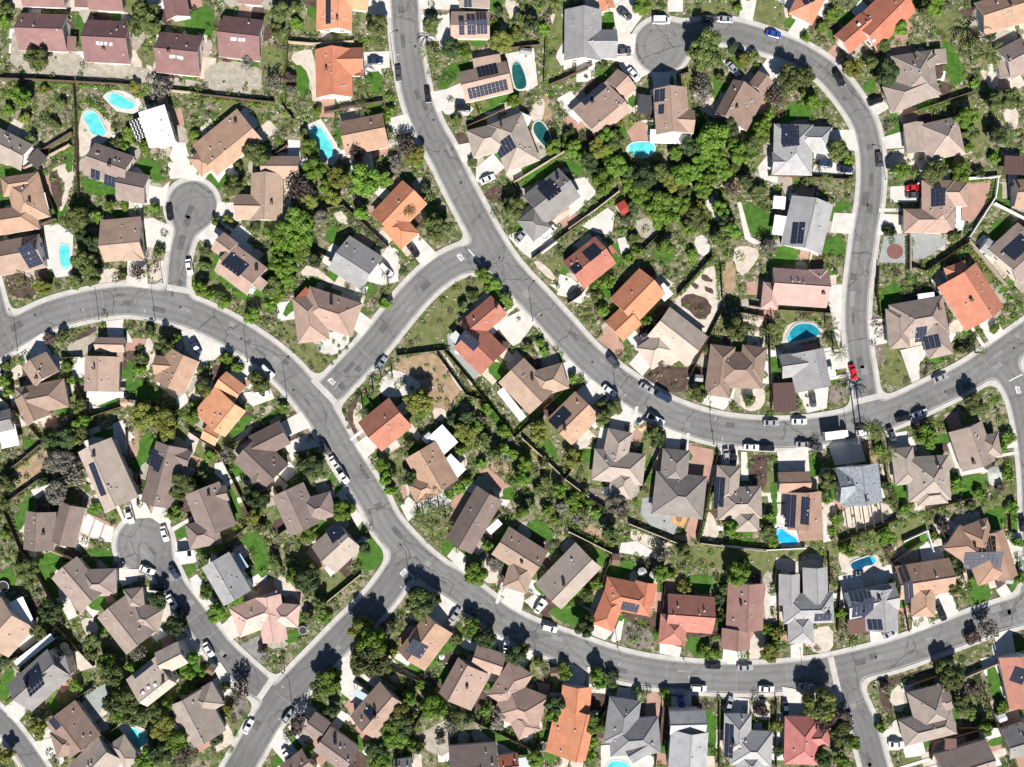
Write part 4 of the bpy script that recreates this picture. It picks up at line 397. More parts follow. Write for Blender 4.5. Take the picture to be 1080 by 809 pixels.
def mul(nt, a, b):
    n = N(nt, 'ShaderNodeMath', operation='MULTIPLY'); nt.links.new(a, n.inputs[0])
    if hasattr(b, 'links'): nt.links.new(b, n.inputs[1])
    else: n.inputs[1].default_value = b
    return n.outputs[0]
def hsv(nt, col, val=None, hue=None, sat=1.0):
    n = N(nt, 'ShaderNodeHueSaturation'); n.inputs['Saturation'].default_value = sat
    nt.links.new(col, n.inputs['Color'])
    if val is not None: nt.links.new(val, n.inputs['Value'])
    if hue is not None: nt.links.new(hue, n.inputs['Hue'])
    return n.outputs[0]
def sc(c, k): return tuple(min(1, x * k) for x in c)
def ground_mat(name, a, b, c=None, s1=.5, s2=2.2, rough=.95, bump=0, thr=.6):
    m, nt, p = nodes(name)
    col = mixc(nt, ramp(nt, noisef(nt, s1, 4), .38, .62), a, b)
    if c: col = mixc(nt, ramp(nt, noisef(nt, s2, 4, .7), thr, thr + .1), col, c)
    col = hsv(nt, col, ramp2(nt, noisef(nt, 5.0, 2), .3, .7, .78, 1.2))
    nt.links.new(col, p.inputs['Base Color']); p.inputs['Roughness'].default_value = rough
    p.inputs['Specular IOR Level'].default_value = .15
    return m
def ramp2(nt, v, lo, hi, a, b):
    n = N(nt, 'ShaderNodeMapRange')
    for i, q in ((1, lo), (2, hi), (3, a), (4, b)): n.inputs[i].default_value = q
    nt.links.new(v, n.inputs[0]); return n.outputs[0]
def plain(name, col, rough=.8, metal=0, spec=.3):
    m, nt, p = nodes(name)
    c = hsv(nt, mixc(nt, .0, col, col), ramp2(nt, noisef(nt, 3.0, 3), .3, .7, .9, 1.08))
    nt.links.new(c, p.inputs['Base Color']); p.inputs['Roughness'].default_value = rough
    p.inputs['Metallic'].default_value = metal; p.inputs['Specular IOR Level'].default_value = spec
    return m

def roof_mat(name, col, rows=.75, amt=.14):
    m, nt, p = nodes(name)
    uv = N(nt, 'ShaderNodeUVMap').outputs[0]
    oi = N(nt, 'ShaderNodeObjectInfo').outputs['Random']
    base = mixc(nt, ramp(nt, noisef(nt, .35, 4, .6), .35, .65), sc(col, .88), sc(col, 1.1))
    base = mixc(nt, mul(nt, ramp(nt, noisef(nt, 1.6, 5, .75), .52, .72), .45), base, sc(col, .62))
    br = N(nt, 'ShaderNodeTexBrick'); nt.links.new(uv, br.inputs['Vector'])
    br.inputs['Scale'].default_value = 1.0; br.inputs['Brick Width'].default_value = .9; br.inputs['Row Height'].default_value = rows
    br.inputs['Mortar Size'].default_value = .09; br.inputs['Mortar Smooth'].default_value = .6
    br.inputs['Color1'].default_value = (1, 1, 1, 1); br.inputs['Color2'].default_value = (.84, .84, .84, 1); br.inputs['Mortar'].default_value = (.7, .68, .66, 1)
    base = mixc(nt, amt * 2.2, base, mixc(nt, 1.0, base, br.outputs['Color'], 'MULTIPLY'))
    base = hsv(nt, base, ramp2(nt, oi, 0, 1, .86, 1.16), ramp2(nt, oi, 0, 1, .493, .507), .97)
    nt.links.new(base, p.inputs['Base Color']); p.inputs['Roughness'].default_value = .88; p.inputs['Specular IOR Level'].default_value = .2
    bp = N(nt, 'ShaderNodeBump'); bp.inputs['Strength'].default_value = .35; bp.inputs['Distance'].default_value = .05
    nt.links.new(br.outputs['Fac'], bp.inputs['Height']); bp.invert = True
    nt.links.new(bp.outputs[0], p.inputs['Normal'])
    return m
RC = dict(mar=(.195,.108,.102), org=(.52,.218,.125), ter=(.44,.165,.092), ptr=(.41,.185,.13), tan=(.305,.215,.163), ltn=(.37,.3,.25), otn=(.325,.205,.143),
  ttn=(0.31,0.195,0.145), brn=(0.255,0.18,0.14), dbr=(0.165,0.125,0.11), pbr=(.32,.222,.178), rbr=(.34,.135,.09), grb=(0.25,0.195,0.168), gtn=(.3,.25,.212),
  dgr=(0.21,0.185,0.168), gry=(0.22,0.21,0.2), lgr=(.285,.28,.28), dgy=(0.2,0.2,0.205), wgr=(.34,.34,.34), blu=(.2,.225,.25), pnk=(.47,.31,.265),
  red=(0.4,0.14,0.125), mbr=(0.24,0.135,0.115), wht=(.62,.64,.64))
RNAME = dict(mar='maroon', org='bright orange', ter='terracotta', ptr='pink-orange', tan='tan', ltn='pale beige', otn='orange-tan', ttn='orange-brown', brn='brown',
  dbr='dark brown', pbr='pinkish brown', rbr='rust-red', grb='grey-brown', gtn='greyish tan', dgr='dark taupe', gry='grey', lgr='pale grey', dgy='dark grey',
  wgr='whitish grey', blu='blue-grey', pnk='pink', red='red', mbr='maroon-brown', wht='white')
MR = {k: roof_mat('roof_' + k, v, amt=.05 if k == 'wht' else .16) for k, v in RC.items()}
def mott():
    m, nt, p = nodes('roof_mottled')
    c = mixc(nt, ramp(nt, noisef(nt, 1.3, 4, .8), .42, .6), (.17,.185,.2), (.27,.295,.32))
    nt.links.new(c, p.inputs['Base Color']); p.inputs['Roughness'].default_value = .9; return m
MR['blu'] = mott()
STUCCO = [plain('stucco_' + str(i), c, .9) for i, c in enumerate([(.62,.58,.52),(.55,.48,.4),(.66,.65,.62),(.5,.44,.38),(.6,.5,.42)])]
M_TRIM = plain('white_trim', (.7,.69,.66), .6); M_GLASSW = plain('window_glass', (.03,.04,.05), .1, spec=.6)
M_DOOR = plain('door_paint', (.2,.09,.06), .6); M_GAR = plain('garage_paint', (.6,.57,.52), .6)
M_BRICK = plain('chimney_brick', (.2,.12,.09), .9); M_DARK = plain('dark_metal', (.03,.03,.03), .5); M_PIPE = plain('vent_metal', (.35,.35,.35), .5)
M_SKY = plain('skylight_glass', (.7,.74,.76), .15, spec=.6)
COV = dict(wh=plain('cover_white', (.72,.72,.71), .6), lg=plain('cover_pale_grey', (.42,.45,.44), .7), bn=plain('cover_brown', (.13,.07,.055), .8), dk=plain('cover_dark', (.07,.06,.055), .8),
  bl=plain('cover_pale_blue', (.35,.43,.5), .6), tr=plain('cover_rust', (.25,.07,.04), .85), bw=plain('cover_lattice', (.7,.7,.68), .7))
def solar_mat():
    m, nt, p = nodes('solar_cells')
    uv = N(nt, 'ShaderNodeUVMap').outputs[0]
    br = N(nt, 'ShaderNodeTexBrick'); nt.links.new(uv, br.inputs['Vector']); br.offset = 0
    br.inputs['Scale'].default_value = 1; br.inputs['Brick Width'].default_value = .5; br.inputs['Row Height'].default_value = .5; br.inputs['Mortar Size'].default_value = .02
    br.inputs['Color1'].default_value = (.012,.018,.04,1); br.inputs['Color2'].default_value = (.016,.024,.05,1); br.inputs['Mortar'].default_value = (.085,.093,.11,1)
    nt.links.new(br.outputs['Color'], p.inputs['Base Color']); p.inputs['Roughness'].default_value = .45; p.inputs['Specular IOR Level'].default_value = .08
    return m
M_SOLAR = solar_mat(); M_FRAME = plain('panel_frame', (.08,.085,.09), .6, .2)

def road_mat():
    m, nt, p = nodes('asphalt')
    col = mixc(nt, ramp(nt, noisef(nt, .06, 4), .36, .64), (.138,.137,.132), (.172,.17,.164))
    col = mixc(nt, mul(nt, ramp(nt, noisef(nt, .5, 5, .7), .5, .7), .35), col, (.19,.188,.18))
    col = mixc(nt, mul(nt, ramp(nt, noisef(nt, .16, 5, .65, dist=1.0), .54, .6), .28), col, (.1,.1,.1))
    col = mixc(nt, mul(nt, ramp(nt, noisef(nt, .9, 3, .6), .66, .72), .5), col, (.07,.07,.07))
    uv = N(nt, 'ShaderNodeUVMap').outputs[0]
    sep = N(nt, 'ShaderNodeSeparateXYZ'); nt.links.new(uv, sep.inputs[0])
    # wear across the lane: u = distance from the road edge, broken up along the way
    wv = N(nt, 'ShaderNodeMath', operation='SINE'); a = N(nt, 'ShaderNodeMath', operation='MULTIPLY_ADD')
    a.inputs[1].default_value = 2.9; mxn = N(nt, 'ShaderNodeMath', operation='MAXIMUM'); mxn.inputs[1].default_value = -4.4; nt.links.new(sep.outputs[0], mxn.inputs[0]); nt.links.new(mxn.outputs[0], a.inputs[0]); nt.links.new(mul(nt, noisef(nt, .22, 3), 3.2), a.inputs[2]); nt.links.new(a.outputs[0], wv.inputs[0])
    col = hsv(nt, col, ramp2(nt, wv.outputs[0], -1, 1, .92, 1.07))
    g = N(nt, 'ShaderNodeNewGeometry').outputs['Position']
    for sca, wd, k in ((.05, .0095, .65), (.1, .013, .4)):
        d = N(nt, 'ShaderNodeTexNoise'); d.inputs['Scale'].default_value = .35; d.inputs['Detail'].default_value = 3; nt.links.new(g, d.inputs['Vector'])
        add = N(nt, 'ShaderNodeVectorMath', operation='MULTIPLY_ADD'); nt.links.new(d.outputs['Color'], add.inputs[0]); add.inputs[1].default_value = (3, 3, 0); nt.links.new(g, add.inputs[2])
        vo = N(nt, 'ShaderNodeTexVoronoi', feature='DISTANCE_TO_EDGE'); vo.inputs['Scale'].default_value = sca; nt.links.new(add.outputs[0], vo.inputs['Vector'])
        cr = ramp2(nt, vo.outputs['Distance'], wd * .4, wd, k, 0)
        cr = mul(nt, cr, ramp(nt, noisef(nt, .05, 2), .36, .5))
        col = mixc(nt, cr, col, (.045,.045,.045))
    col = hsv(nt, col, ramp2(nt, noisef(nt, 6.0, 2), .3, .7, .93, 1.07))
    col = mixc(nt, mul(nt, sep.outputs[1], .35), col, (.085,.087,.088))       # younger, darker surfacing on the side streets
    nt.links.new(col, p.inputs['Base Color']); p.inputs['Roughness'].default_value = .92; p.inputs['Specular IOR Level'].default_value = .2
    return m
M_ROAD = road_mat()
def conc(name, col, joint=1.6, dirt=.5):
    m, nt, p = nodes(name)
    c = mixc(nt, ramp(nt, noisef(nt, .35, 5, .65), .35, .65), sc(col, .86), sc(col, 1.08))
    c = mixc(nt, mul(nt, ramp(nt, noisef(nt, 1.4, 5, .75), .55, .75), dirt), c, sc(col, .62))
    g = N(nt, 'ShaderNodeNewGeometry').outputs['Position']
    br = N(nt, 'ShaderNodeTexBrick'); br.offset = 0; nt.links.new(g, br.inputs['Vector'])
    br.inputs['Scale'].default_value = 1; br.inputs['Brick Width'].default_value = joint; br.inputs['Row Height'].default_value = joint; br.inputs['Mortar Size'].default_value = .03
    br.inputs['Color1'].default_value = (1,1,1,1); br.inputs['Color2'].default_value = (.93,.93,.93,1); br.inputs['Mortar'].default_value = (.7,.7,.7,1)
    c = mixc(nt, .5, c, mixc(nt, 1.0, c, br.outputs['Color'], 'MULTIPLY'))
    nt.links.new(c, p.inputs['Base Color']); p.inputs['Roughness'].default_value = .9; p.inputs['Specular IOR Level'].default_value = .2
    return m
M_PAVE = conc('sidewalk_concrete', (.43,.41,.38)); M_GUT = conc('gutter_concrete', (.3,.29,.275)); M_PAINT = plain('road_paint', (.62,.62,.6), .8)
GM = dict(
 c=('driveway', conc('driveway_concrete', (.52,.495,.455), 3.0)), x=('patio', conc('court_concrete', (.54,.53,.5), 3.0)),
 b=('patio', ground_mat('beige_paving', (.42,.36,.295), (.5,.445,.38), (.3,.25,.19))), p=('patio', conc('pink_paving', (.36,.22,.17), .8)),
 g=('gravel_bed', ground_mat('pale_gravel', (.27,.24,.19), (.35,.32,.265), (.17,.15,.1))), w=('gravel_bed', ground_mat('white_gravel', (.42,.4,.37), (.52,.5,.46), (.18,.17,.14), thr=.58)),
 m=('mulch_bed', ground_mat('dark_mulch', (.058,.038,.031), (.095,.064,.052), (.14,.1,.08))), k=('rock_bed', ground_mat('rough_rock', (.13,.11,.095), (.22,.19,.165), (.07,.065,.05))),
 l=('lawn', ground_mat('lawn_grass', (.032,.098,.011), (.06,.14,.02), (.1,.11,.04), thr=.56)), d=('dry_grass', ground_mat('dry_grass', (.09,.115,.036), (.15,.15,.066), (.05,.085,.022))),
 s=('bare_soil', ground_mat('bare_soil', (.24,.165,.1), (.32,.235,.15), (.13,.11,.055))), e=('sport_court', ground_mat('green_paving', (.24,.255,.245), (.28,.29,.28))),
 o=('deck', ground_mat('orange_deck', (.42,.24,.1), (.48,.28,.13))), a=('driveway', ground_mat('grey_drive', (.16,.155,.15), (.22,.215,.2))))
def base_mat():
    m, nt, p = nodes('ground_soil')
    a = mixc(nt, ramp(nt, noisef(nt, .16, 4, .6), .4, .6), (.235,.195,.14), (.125,.12,.065))
    a = mixc(nt, ramp(nt, noisef(nt, .42, 5, .7), .45, .53), a, (.066,.092,.026))
    a = mixc(nt, ramp(nt, noisef(nt, .75, 4, .7), .57, .64), a, (.38,.34,.285))
    a = mixc(nt, ramp(nt, noisef(nt, 1.3, 4, .7), .6, .68), a, (.05,.05,.028))
    a = hsv(nt, a, ramp2(nt, noisef(nt, 4.0, 3), .3, .7, .75, 1.25))
    nt.links.new(a, p.inputs['Base Color']); p.inputs['Roughness'].default_value = 1; p.inputs['Specular IOR Level'].default_value = .1
    return m
M_BASE = base_mat()
def leaf_mat(name, a, b, c):
    m, nt, p = nodes(name)
    g = N(nt, 'ShaderNodeNewGeometry'); oi = N(nt, 'ShaderNodeObjectInfo').outputs['Random']
    col = mixc(nt, g.outputs['Random Per Island'], a, b)
    col = mixc(nt, ramp(nt, noisef(nt, .8, 3, .6), .5, .7), col, c)
    col = hsv(nt, col, ramp2(nt, oi, 0, 1, .75, 1.25), ramp2(nt, oi, 0, 1, .485, .51))
    nt.links.new(col, p.inputs['Base Color']); p.inputs['Roughness'].default_value = .75; p.inputs['Specular IOR Level'].default_value = .25
    tr = N(nt, 'ShaderNodeBsdfTranslucent'); nt.links.new(col, tr.inputs['Color'])
    mx = N(nt, 'ShaderNodeMixShader'); mx.inputs[0].default_value = .18
    out = nt.nodes['Material Output']; nt.links.new(p.outputs[0], mx.inputs[1]); nt.links.new(tr.outputs[0], mx.inputs[2]); nt.links.new(mx.outputs[0], out.inputs['Surface'])
    return m
ML = dict(o=leaf_mat('leaf_olive', (.05,.074,.02), (.135,.165,.05), (.1,.126,.036)), d=leaf_mat('leaf_dark', (.027,.048,.017), (.075,.108,.038), (.05,.08,.024)),
 b=leaf_mat('leaf_bright', (.06,.13,.013), (.155,.245,.036), (.12,.2,.026)), y=leaf_mat('leaf_yellow', (.1,.12,.018), (.2,.21,.045), (.15,.175,.03)),
 g=leaf_mat('leaf_grey', (.12,.112,.092), (.22,.205,.17), (.14,.14,.1)), r=leaf_mat('leaf_purple', (.06,.044,.038), (.125,.09,.078), (.085,.07,.05)),
 p=leaf_mat('leaf_palm', (.07,.1,.025), (.15,.18,.055), (.2,.19,.07)))
M_BARK = plain('bark', (.11,.085,.065), .95)
LNAME = dict(o='olive-green', d='dark green', b='bright green', y='yellow-green', g='grey-leaved', r='purple-brown', p='feathery')

# ---------------------------------------------------------------- roads as one distance field
def smooth(P, n=6):
    out = []
    for i in range(len(P) - 1):
        p0, p1, p2, p3 = P[max(i - 1, 0)], P[i], P[i + 1], P[min(i + 2, len(P) - 1)]
        for k in range(n):
            t = k / n
            out.append(tuple(.5 * (2 * p1[a] + (p2[a] - p0[a]) * t + (2 * p0[a] - 5 * p1[a] + 4 * p2[a] - p3[a]) * t * t + (3 * p1[a] - p0[a] - 3 * p2[a] + p3[a]) * t ** 3) for a in (0, 1)))
    return out + [P[-1]]
GX0, GY0, GS = -60.0, -60.0, 1.3
gx = np.arange(GX0, 1140, GS); gy = np.arange(GY0, 870, GS)
XX, YY = np.meshgrid(gx, gy); RD = np.full(XX.shape, 400.0)
def smin(a, b, k):
    h = np.maximum(k - np.abs(a - b), 0) / k
    return np.minimum(a, b) - h * h * k * .25
fields = []
for w, P in ROADS:
    Q = smooth(P); d = np.full(XX.shape, 400.0)
    for (ax, ay), (bx, by) in zip(Q, Q[1:]):
        x0, x1, y0, y1 = min(ax, bx) - 60, max(ax, bx) + 60, min(ay, by) - 60, max(ay, by) + 60
        i0, i1 = np.searchsorted(gx, [x0, x1]); j0, j1 = np.searchsorted(gy, [y0, y1])
        if i1 <= i0 or j1 <= j0: continue
        sx, sy = XX[j0:j1, i0:i1], YY[j0:j1, i0:i1]
        l2 = (bx - ax) ** 2 + (by - ay) ** 2 + 1e-9
        t = np.clip(((sx - ax) * (bx - ax) + (sy - ay) * (by - ay)) / l2, 0, 1)
        dd = np.hypot(sx - ax - t * (bx - ax), sy - ay - t * (by - ay)) - w / 2
        d[j0:j1, i0:i1] = np.minimum(d[j0:j1, i0:i1], dd)
    fields.append(d)
for x, y, r in BULBS: fields.append(np.hypot(XX - x, YY - y) - r)
DK = np.isin(np.argmin(np.stack(fields), 0), (4, 5, 7, 9)).astype(float)
for d in fields: RD = smin(RD, d, 13.0)
def road_d(px, py):
    i = min(max((px - GX0) / GS, 0), len(gx) - 1.01); j = min(max((py - GY0) / GS, 0), len(gy) - 1.01)
    a, b = int(i), int(j); u, v = i - a, j - b
    return (RD[b, a] * (1 - u) + RD[b, a + 1] * u) * (1 - v) + (RD[b + 1, a] * (1 - u) + RD[b + 1, a + 1] * u) * v
def band(name, lo, hi, z, mat, skirt=0.0):
    f = RD; c = np.stack([f[:-1, :-1], f[:-1, 1:], f[1:, 1:], f[1:, :-1]], -1)
    mn, mx = c.min(-1), c.max(-1)
    full = (mn >= lo) & (mx <= hi); part = (mx > lo) & (mn < hi) & ~full
    nx = len(gx)
    vs = np.stack([(XX - 540) * S_, (404.5 - YY) * S_, np.full(XX.shape, z)], -1).reshape(-1, 3)
    j, i = np.nonzero(full); q = np.stack([j * nx + i, (j + 1) * nx + i, (j + 1) * nx + i + 1, j * nx + i + 1], -1)
    used, inv = np.unique(q, return_inverse=True)
    V = [tuple(p) for p in vs[used]]; Fc = [tuple(r) for r in inv.reshape(-1, 4)]
    U = list(RD.reshape(-1)[used])
    def clip(poly, th, sign):
        out = []
        for a, b in zip(poly, poly[1:] + poly[:1]):
            da, db = sign * (a[2] - th), sign * (b[2] - th)
            if da >= 0: out.append(a)
            if (da >= 0) != (db >= 0):
                t = da / (da - db); out.append((a[0] + t * (b[0] - a[0]), a[1] + t * (b[1] - a[1]), th))
        return out
    for jj, ii in zip(*np.nonzero(part)):
        poly = [(gx[ii], gy[jj], f[jj, ii]), (gx[ii], gy[jj + 1], f[jj + 1, ii]), (gx[ii + 1], gy[jj + 1], f[jj + 1, ii + 1]), (gx[ii + 1], gy[jj], f[jj, ii + 1])]
        poly = clip(poly, lo, 1)
        if len(poly) > 2: poly = clip(poly, hi, -1)
        if len(poly) < 3: continue
        n = len(V); V += [((p[0] - 540) * S_, (404.5 - p[1]) * S_, z) for p in poly]; U += [p[2] for p in poly]
        Fc.append(tuple(range(n, n + len(poly))))
        if skirt:
            for a, b in zip(poly, poly[1:] + poly[:1]):
                if (a[2] == b[2]) and a[2] in (lo, hi):
                    n = len(V); P4 = [(a, z), (b, z), (b, z - skirt), (a, z - skirt)]
                    V += [((p[0] - 540) * S_, (404.5 - p[1]) * S_, zz) for p, zz in P4]; U += [p[2] for p, _ in P4]
                    Fc.append((n + 3, n + 2, n + 1, n))
    me = bpy.data.meshes.new(name); me.from_pydata(V, [], Fc); me.materials.append(mat)
    uvl = me.uv_layers.new(name='UVMap'); li = np.empty(len(me.loops), np.int32); me.loops.foreach_get('vertex_index', li)
    U = np.array(U)[li] * S_; VA = np.array(V)[li]; jj = np.clip(np.rint((404.5 - VA[:, 1] / S_ - GY0) / GS).astype(int), 0, len(gy) - 1); ii = np.clip(np.rint((VA[:, 0] / S_ + 540 - GX0) / GS).astype(int), 0, nx - 1)
    uvl.data.foreach_set('uv', np.stack([U, DK[jj, ii]], -1).ravel())
    me.update(); return struct(link(name, me))
band('road', -400, -1.6, .012, M_ROAD)
band('gutter', -1.6, 0, .022, M_GUT)
band('pavement', 0, 4.3, .13, M_PAVE, .129)
g = MB(); g.face([(-6000,-6000,0),(6000,-6000,0),(6000,6000,0),(-6000,6000,0)]); struct(g.build('ground', M_BASE))
# ---------------------------------------------------------------- houses
ORD = ['first','second','third','fourth','fifth','sixth','seventh','eighth','ninth','tenth','eleventh','twelfth','thirteenth','fourteenth']
RECTS = []          # (cx, cy, ux, uy, L/2, w/2) footprints, metres
HOUSES = []
PITCH = .5
def window_mesh():
    b = MB(); b.box(0, 0, -.6, .6, 1.5, .08, 0, 0); 
    for s in (-1, 1): b.box(s * .36, -.045, -.5, .5, .62, .03, 0, 1)
    return b.mesh('window', [M_TRIM, M_GLASSW])
def garage_mesh():
    b = MB(); b.box(0, 0, 0, 2.2, 4.6, .08)
    for k in range(4): b.box(0, -.05, .06 + k * .54, .52 + k * .54, 4.4, .04)
    return b.mesh('garage_door', M_GAR)
def door_mesh():
    b = MB(); b.box(0, 0, 0, 2.1, 1.0, .08); b.box(0, -.05, .2, .95, .7, .03); b.box(0, -.05, 1.1, 1.9, .7, .03); return b.mesh('front_door', M_DOOR)
def chim_mesh():
    b = MB(); b.box(0, 0, -1.2, .8, .85, .6, 0, 0); b.box(0, 0, .8, .9, .95, .7, 0, 0); b.box(0, 0, .9, 1.05, .4, .3, 0, 1); return b.mesh('chimney', [M_BRICK, M_DARK])
def vent_mesh():
    b = MB(); b.box(0, 0, -.3, .22, .38, .38); b.box(0, 0, .22, .3, .5, .5); return b.mesh('roof_vent', M_PIPE)
ME_WIN, ME_GAR, ME_DOOR, ME_CHIM, ME_VENT = window_mesh(), garage_mesh(), door_mesh(), chim_mesh(), vent_mesh()
b = MB(); b.box(0, 0, -.1, .16, .9, .9, 0, 0); b.box(0, 0, .16, .2, .78, .78, 0, 1); ME_SKYL = b.mesh('skylight', [M_TRIM, M_SKY])

class Wing:
    def __init__(s, sheet, w, he, i):
        k = w[0]; s.kind = k
        zt = he + (.1 if k == 'f' else .5)
        a, b_ = Vector(at(sheet, w[1], w[2], zt)), Vector(at(sheet, w[3], w[4], zt))
        s.c = (a + b_) / 2; d = b_ - a; s.L = d.length; s.u = d / s.L; s.w = ms(sheet, w[5]) * (CAM - zt) / CAM
        s.o = w[6] if len(w) > 6 else 0.0
        if k == 'h' and s.L < s.w: s.u = Vector((-s.u.y, s.u.x)); s.L, s.w = s.w, s.L
        s.n = Vector((-s.u.y, s.u.x)); s.he = he + i * .011; s.i = i
        s.p = PITCH * (.9 if s.w > 14 else 1) + i * .004
        s.h = s.p * s.w / 2 * (1 - .35 * abs(s.o))
    def loc(s, x, y):
        d = Vector((x, y)) - s.c; return d.dot(s.u), d.dot(s.n)
    def z(s, x, y):
        a, b = s.loc(x, y)
        if abs(a) > s.L / 2 + .01 or abs(b) > s.w / 2 + .01: return -1
        if s.kind == 'f': return s.he
        r = s.o * s.w / 2
        hh = s.h * ((s.w / 2 - b) / (s.w / 2 - r) if b > r else (s.w / 2 + b) / (s.w / 2 + r))
        if s.kind == 'h': hh = min(hh, s.h * (s.L / 2 - abs(a)) / (s.w / 2))
        return s.he + hh
    def P(s, a, b, z): q = s.c + s.u * a + s.n * b; return (q.x, q.y, z)
    def roof(s, mb, org):
        L, w, he, r = s.L / 2, s.w / 2, s.he, s.o * s.w / 2
        def Q(a, b, z): p = s.P(a, b, z); return (p[0] - org[0], p[1] - org[1], z)
        lo = he - .2
        c0 = [(-L,-w),(L,-w),(L,w),(-L,w)]
        if s.kind == 'f':
            for i in range(4):
                j = (i + 1) % 4; mb.face([Q(*c0[i], lo), Q(*c0[j], lo), Q(*c0[j], he), Q(*c0[i], he)], 2)
            mb.face([Q(*c, lo) for c in c0[::-1]], 2)
            mb.face([Q(*c, he) for c in c0], 0, [(a, b) for a, b in c0]); return
        sl1, sl2 = math.hypot(w + r, s.h), math.hypot(w - r, s.h)
        e = w if s.kind == 'h' else 0
        R0, R1 = (-L + e, r), (L - e, r); zr = he + s.h
        mb.face([Q(-L,-w,he), Q(L,-w,he), Q(*R1,zr), Q(*R0,zr)], 0, [(-L,0),(L,0),(L-e,sl1),(-L+e,sl1)])
        mb.face([Q(L,w,he), Q(-L,w,he), Q(*R0,zr), Q(*R1,zr)], 0, [(L,0),(-L,0),(-L+e,sl2),(L-e,sl2)])
        if s.kind == 'h':
            for i in range(4):
                j = (i + 1) % 4; mb.face([Q(*c0[i], lo), Q(*c0[j], lo), Q(*c0[j], he), Q(*c0[i], he)], 2)
            mb.face([Q(*c, lo) for c in c0[::-1]], 2)
            mb.face([Q(L,-w,he), Q(L,w,he), Q(*R1,zr)], 0, [(-w,0),(w,0),(0,sl1)])
            mb.face([Q(-L,w,he), Q(-L,-w,he), Q(*R0,zr)], 0, [(-w,0),(w,0),(0,sl1)])
        else:                                   # overhanging slopes, gable walls set back under them
            zl = zr - .2
            mb.face([Q(L,-w,lo), Q(-L,-w,lo), Q(-L,r,zl), Q(L,r,zl)], 2); mb.face([Q(-L,w,lo), Q(L,w,lo), Q(L,r,zl), Q(-L,r,zl)], 2)
            mb.face([Q(-L,-w,lo), Q(L,-w,lo), Q(L,-w,he), Q(-L,-w,he)], 2); mb.face([Q(L,w,lo), Q(-L,w,lo), Q(-L,w,he), Q(L,w,he)], 2)
            for a in (-L, L):
                for q in (-w, w): mb.face([Q(a,q,lo), Q(a,q,he), Q(a,r,zr), Q(a,r,zl)], 2)
            g = L - .7 - s.i * .017
            for a in (-g, g): mb.face([Q(a,-w+.1,lo), Q(a,w-.1,lo), Q(a,r,zl)], 1)
        # ridge and hip caps
        def cap(p, q):
            A, B = Vector(Q(*p)), Vector(Q(*q)); d = B - A
            if d.length < .3: return
            sd = Vector((-d.y, d.x, 0)).normalized() * .2
            up = Vector((0, 0, .1)); A2, B2 = A + up, B + up; dn = Vector((0, 0, -.05))
            mb.face([tuple(A - sd + dn), tuple(B - sd + dn), tuple(B2), tuple(A2)], 3); mb.face([tuple(B + sd + dn), tuple(A + sd + dn), tuple(A2), tuple(B2)], 3)
        cap((*R0, zr), (*R1, zr))
        if s.kind == 'h':
            for a, R in ((-L, R0), (L, R1)):
                for q in (-w, w): cap((a, q, he), (*R, zr))
    def walls(s, mb, org):
        ins = .7 + s.i * .017; L, w = s.L / 2 - ins, s.w / 2 - ins; top = s.he - .2
        c = [s.P(a, b, 0) for a, b in ((-L,-w),(L,-w),(L,w),(-L,w))]
        for i in range(4):
            p, q = c[i], c[(i + 1) % 4]
            mb.face([(p[0]-org[0], p[1]-org[1], 0), (q[0]-org[0], q[1]-org[1], 0), (q[0]-org[0], q[1]-org[1], top), (p[0]-org[0], p[1]-org[1], top)])
        return ins
CAPM = {k: plain('ridge_' + k, sc(v, .86), .9) for k, v in RC.items()}

rowlist = {}
for hi, h in enumerate(H_):
    sheet, row, col, st, wings, solar, covers = h[:7]
    he = 2.65 if st == 1 else 5.2
    WG = [Wing(sheet, w, he, i) for i, w in enumerate(wings)]
    org = WG[0].c
    rowlist.setdefault(row, []).append(hi)
    HOUSES.append(dict(x=org.x, y=org.y, row=row, col=col, st=st, solar=bool(solar), kinds=[w.kind for w in WG], WG=WG, i=hi, n=len(WG)))
for row, L in rowlist.items():
    L.sort(key=lambda i: HOUSES[i]['x'] if ROWS[row][1] == 'west' else -HOUSES[i]['y'])
    for k, i in enumerate(L):
        HOUSES[i]['ref'] = f"{ORD[k]} house from {ROWS[row][1]} {ROWS[row][0]}"; HOUSES[i]['ord'] = f"{ORD[k]} from {ROWS[row][1]} {ROWS[row][0]}"
def roof_z(WG, x, y):
    return max(w.z(x, y) for w in WG)
def face_rot(n): return math.atan2(n.y, n.x) + math.pi / 2        # local -Y looks along n
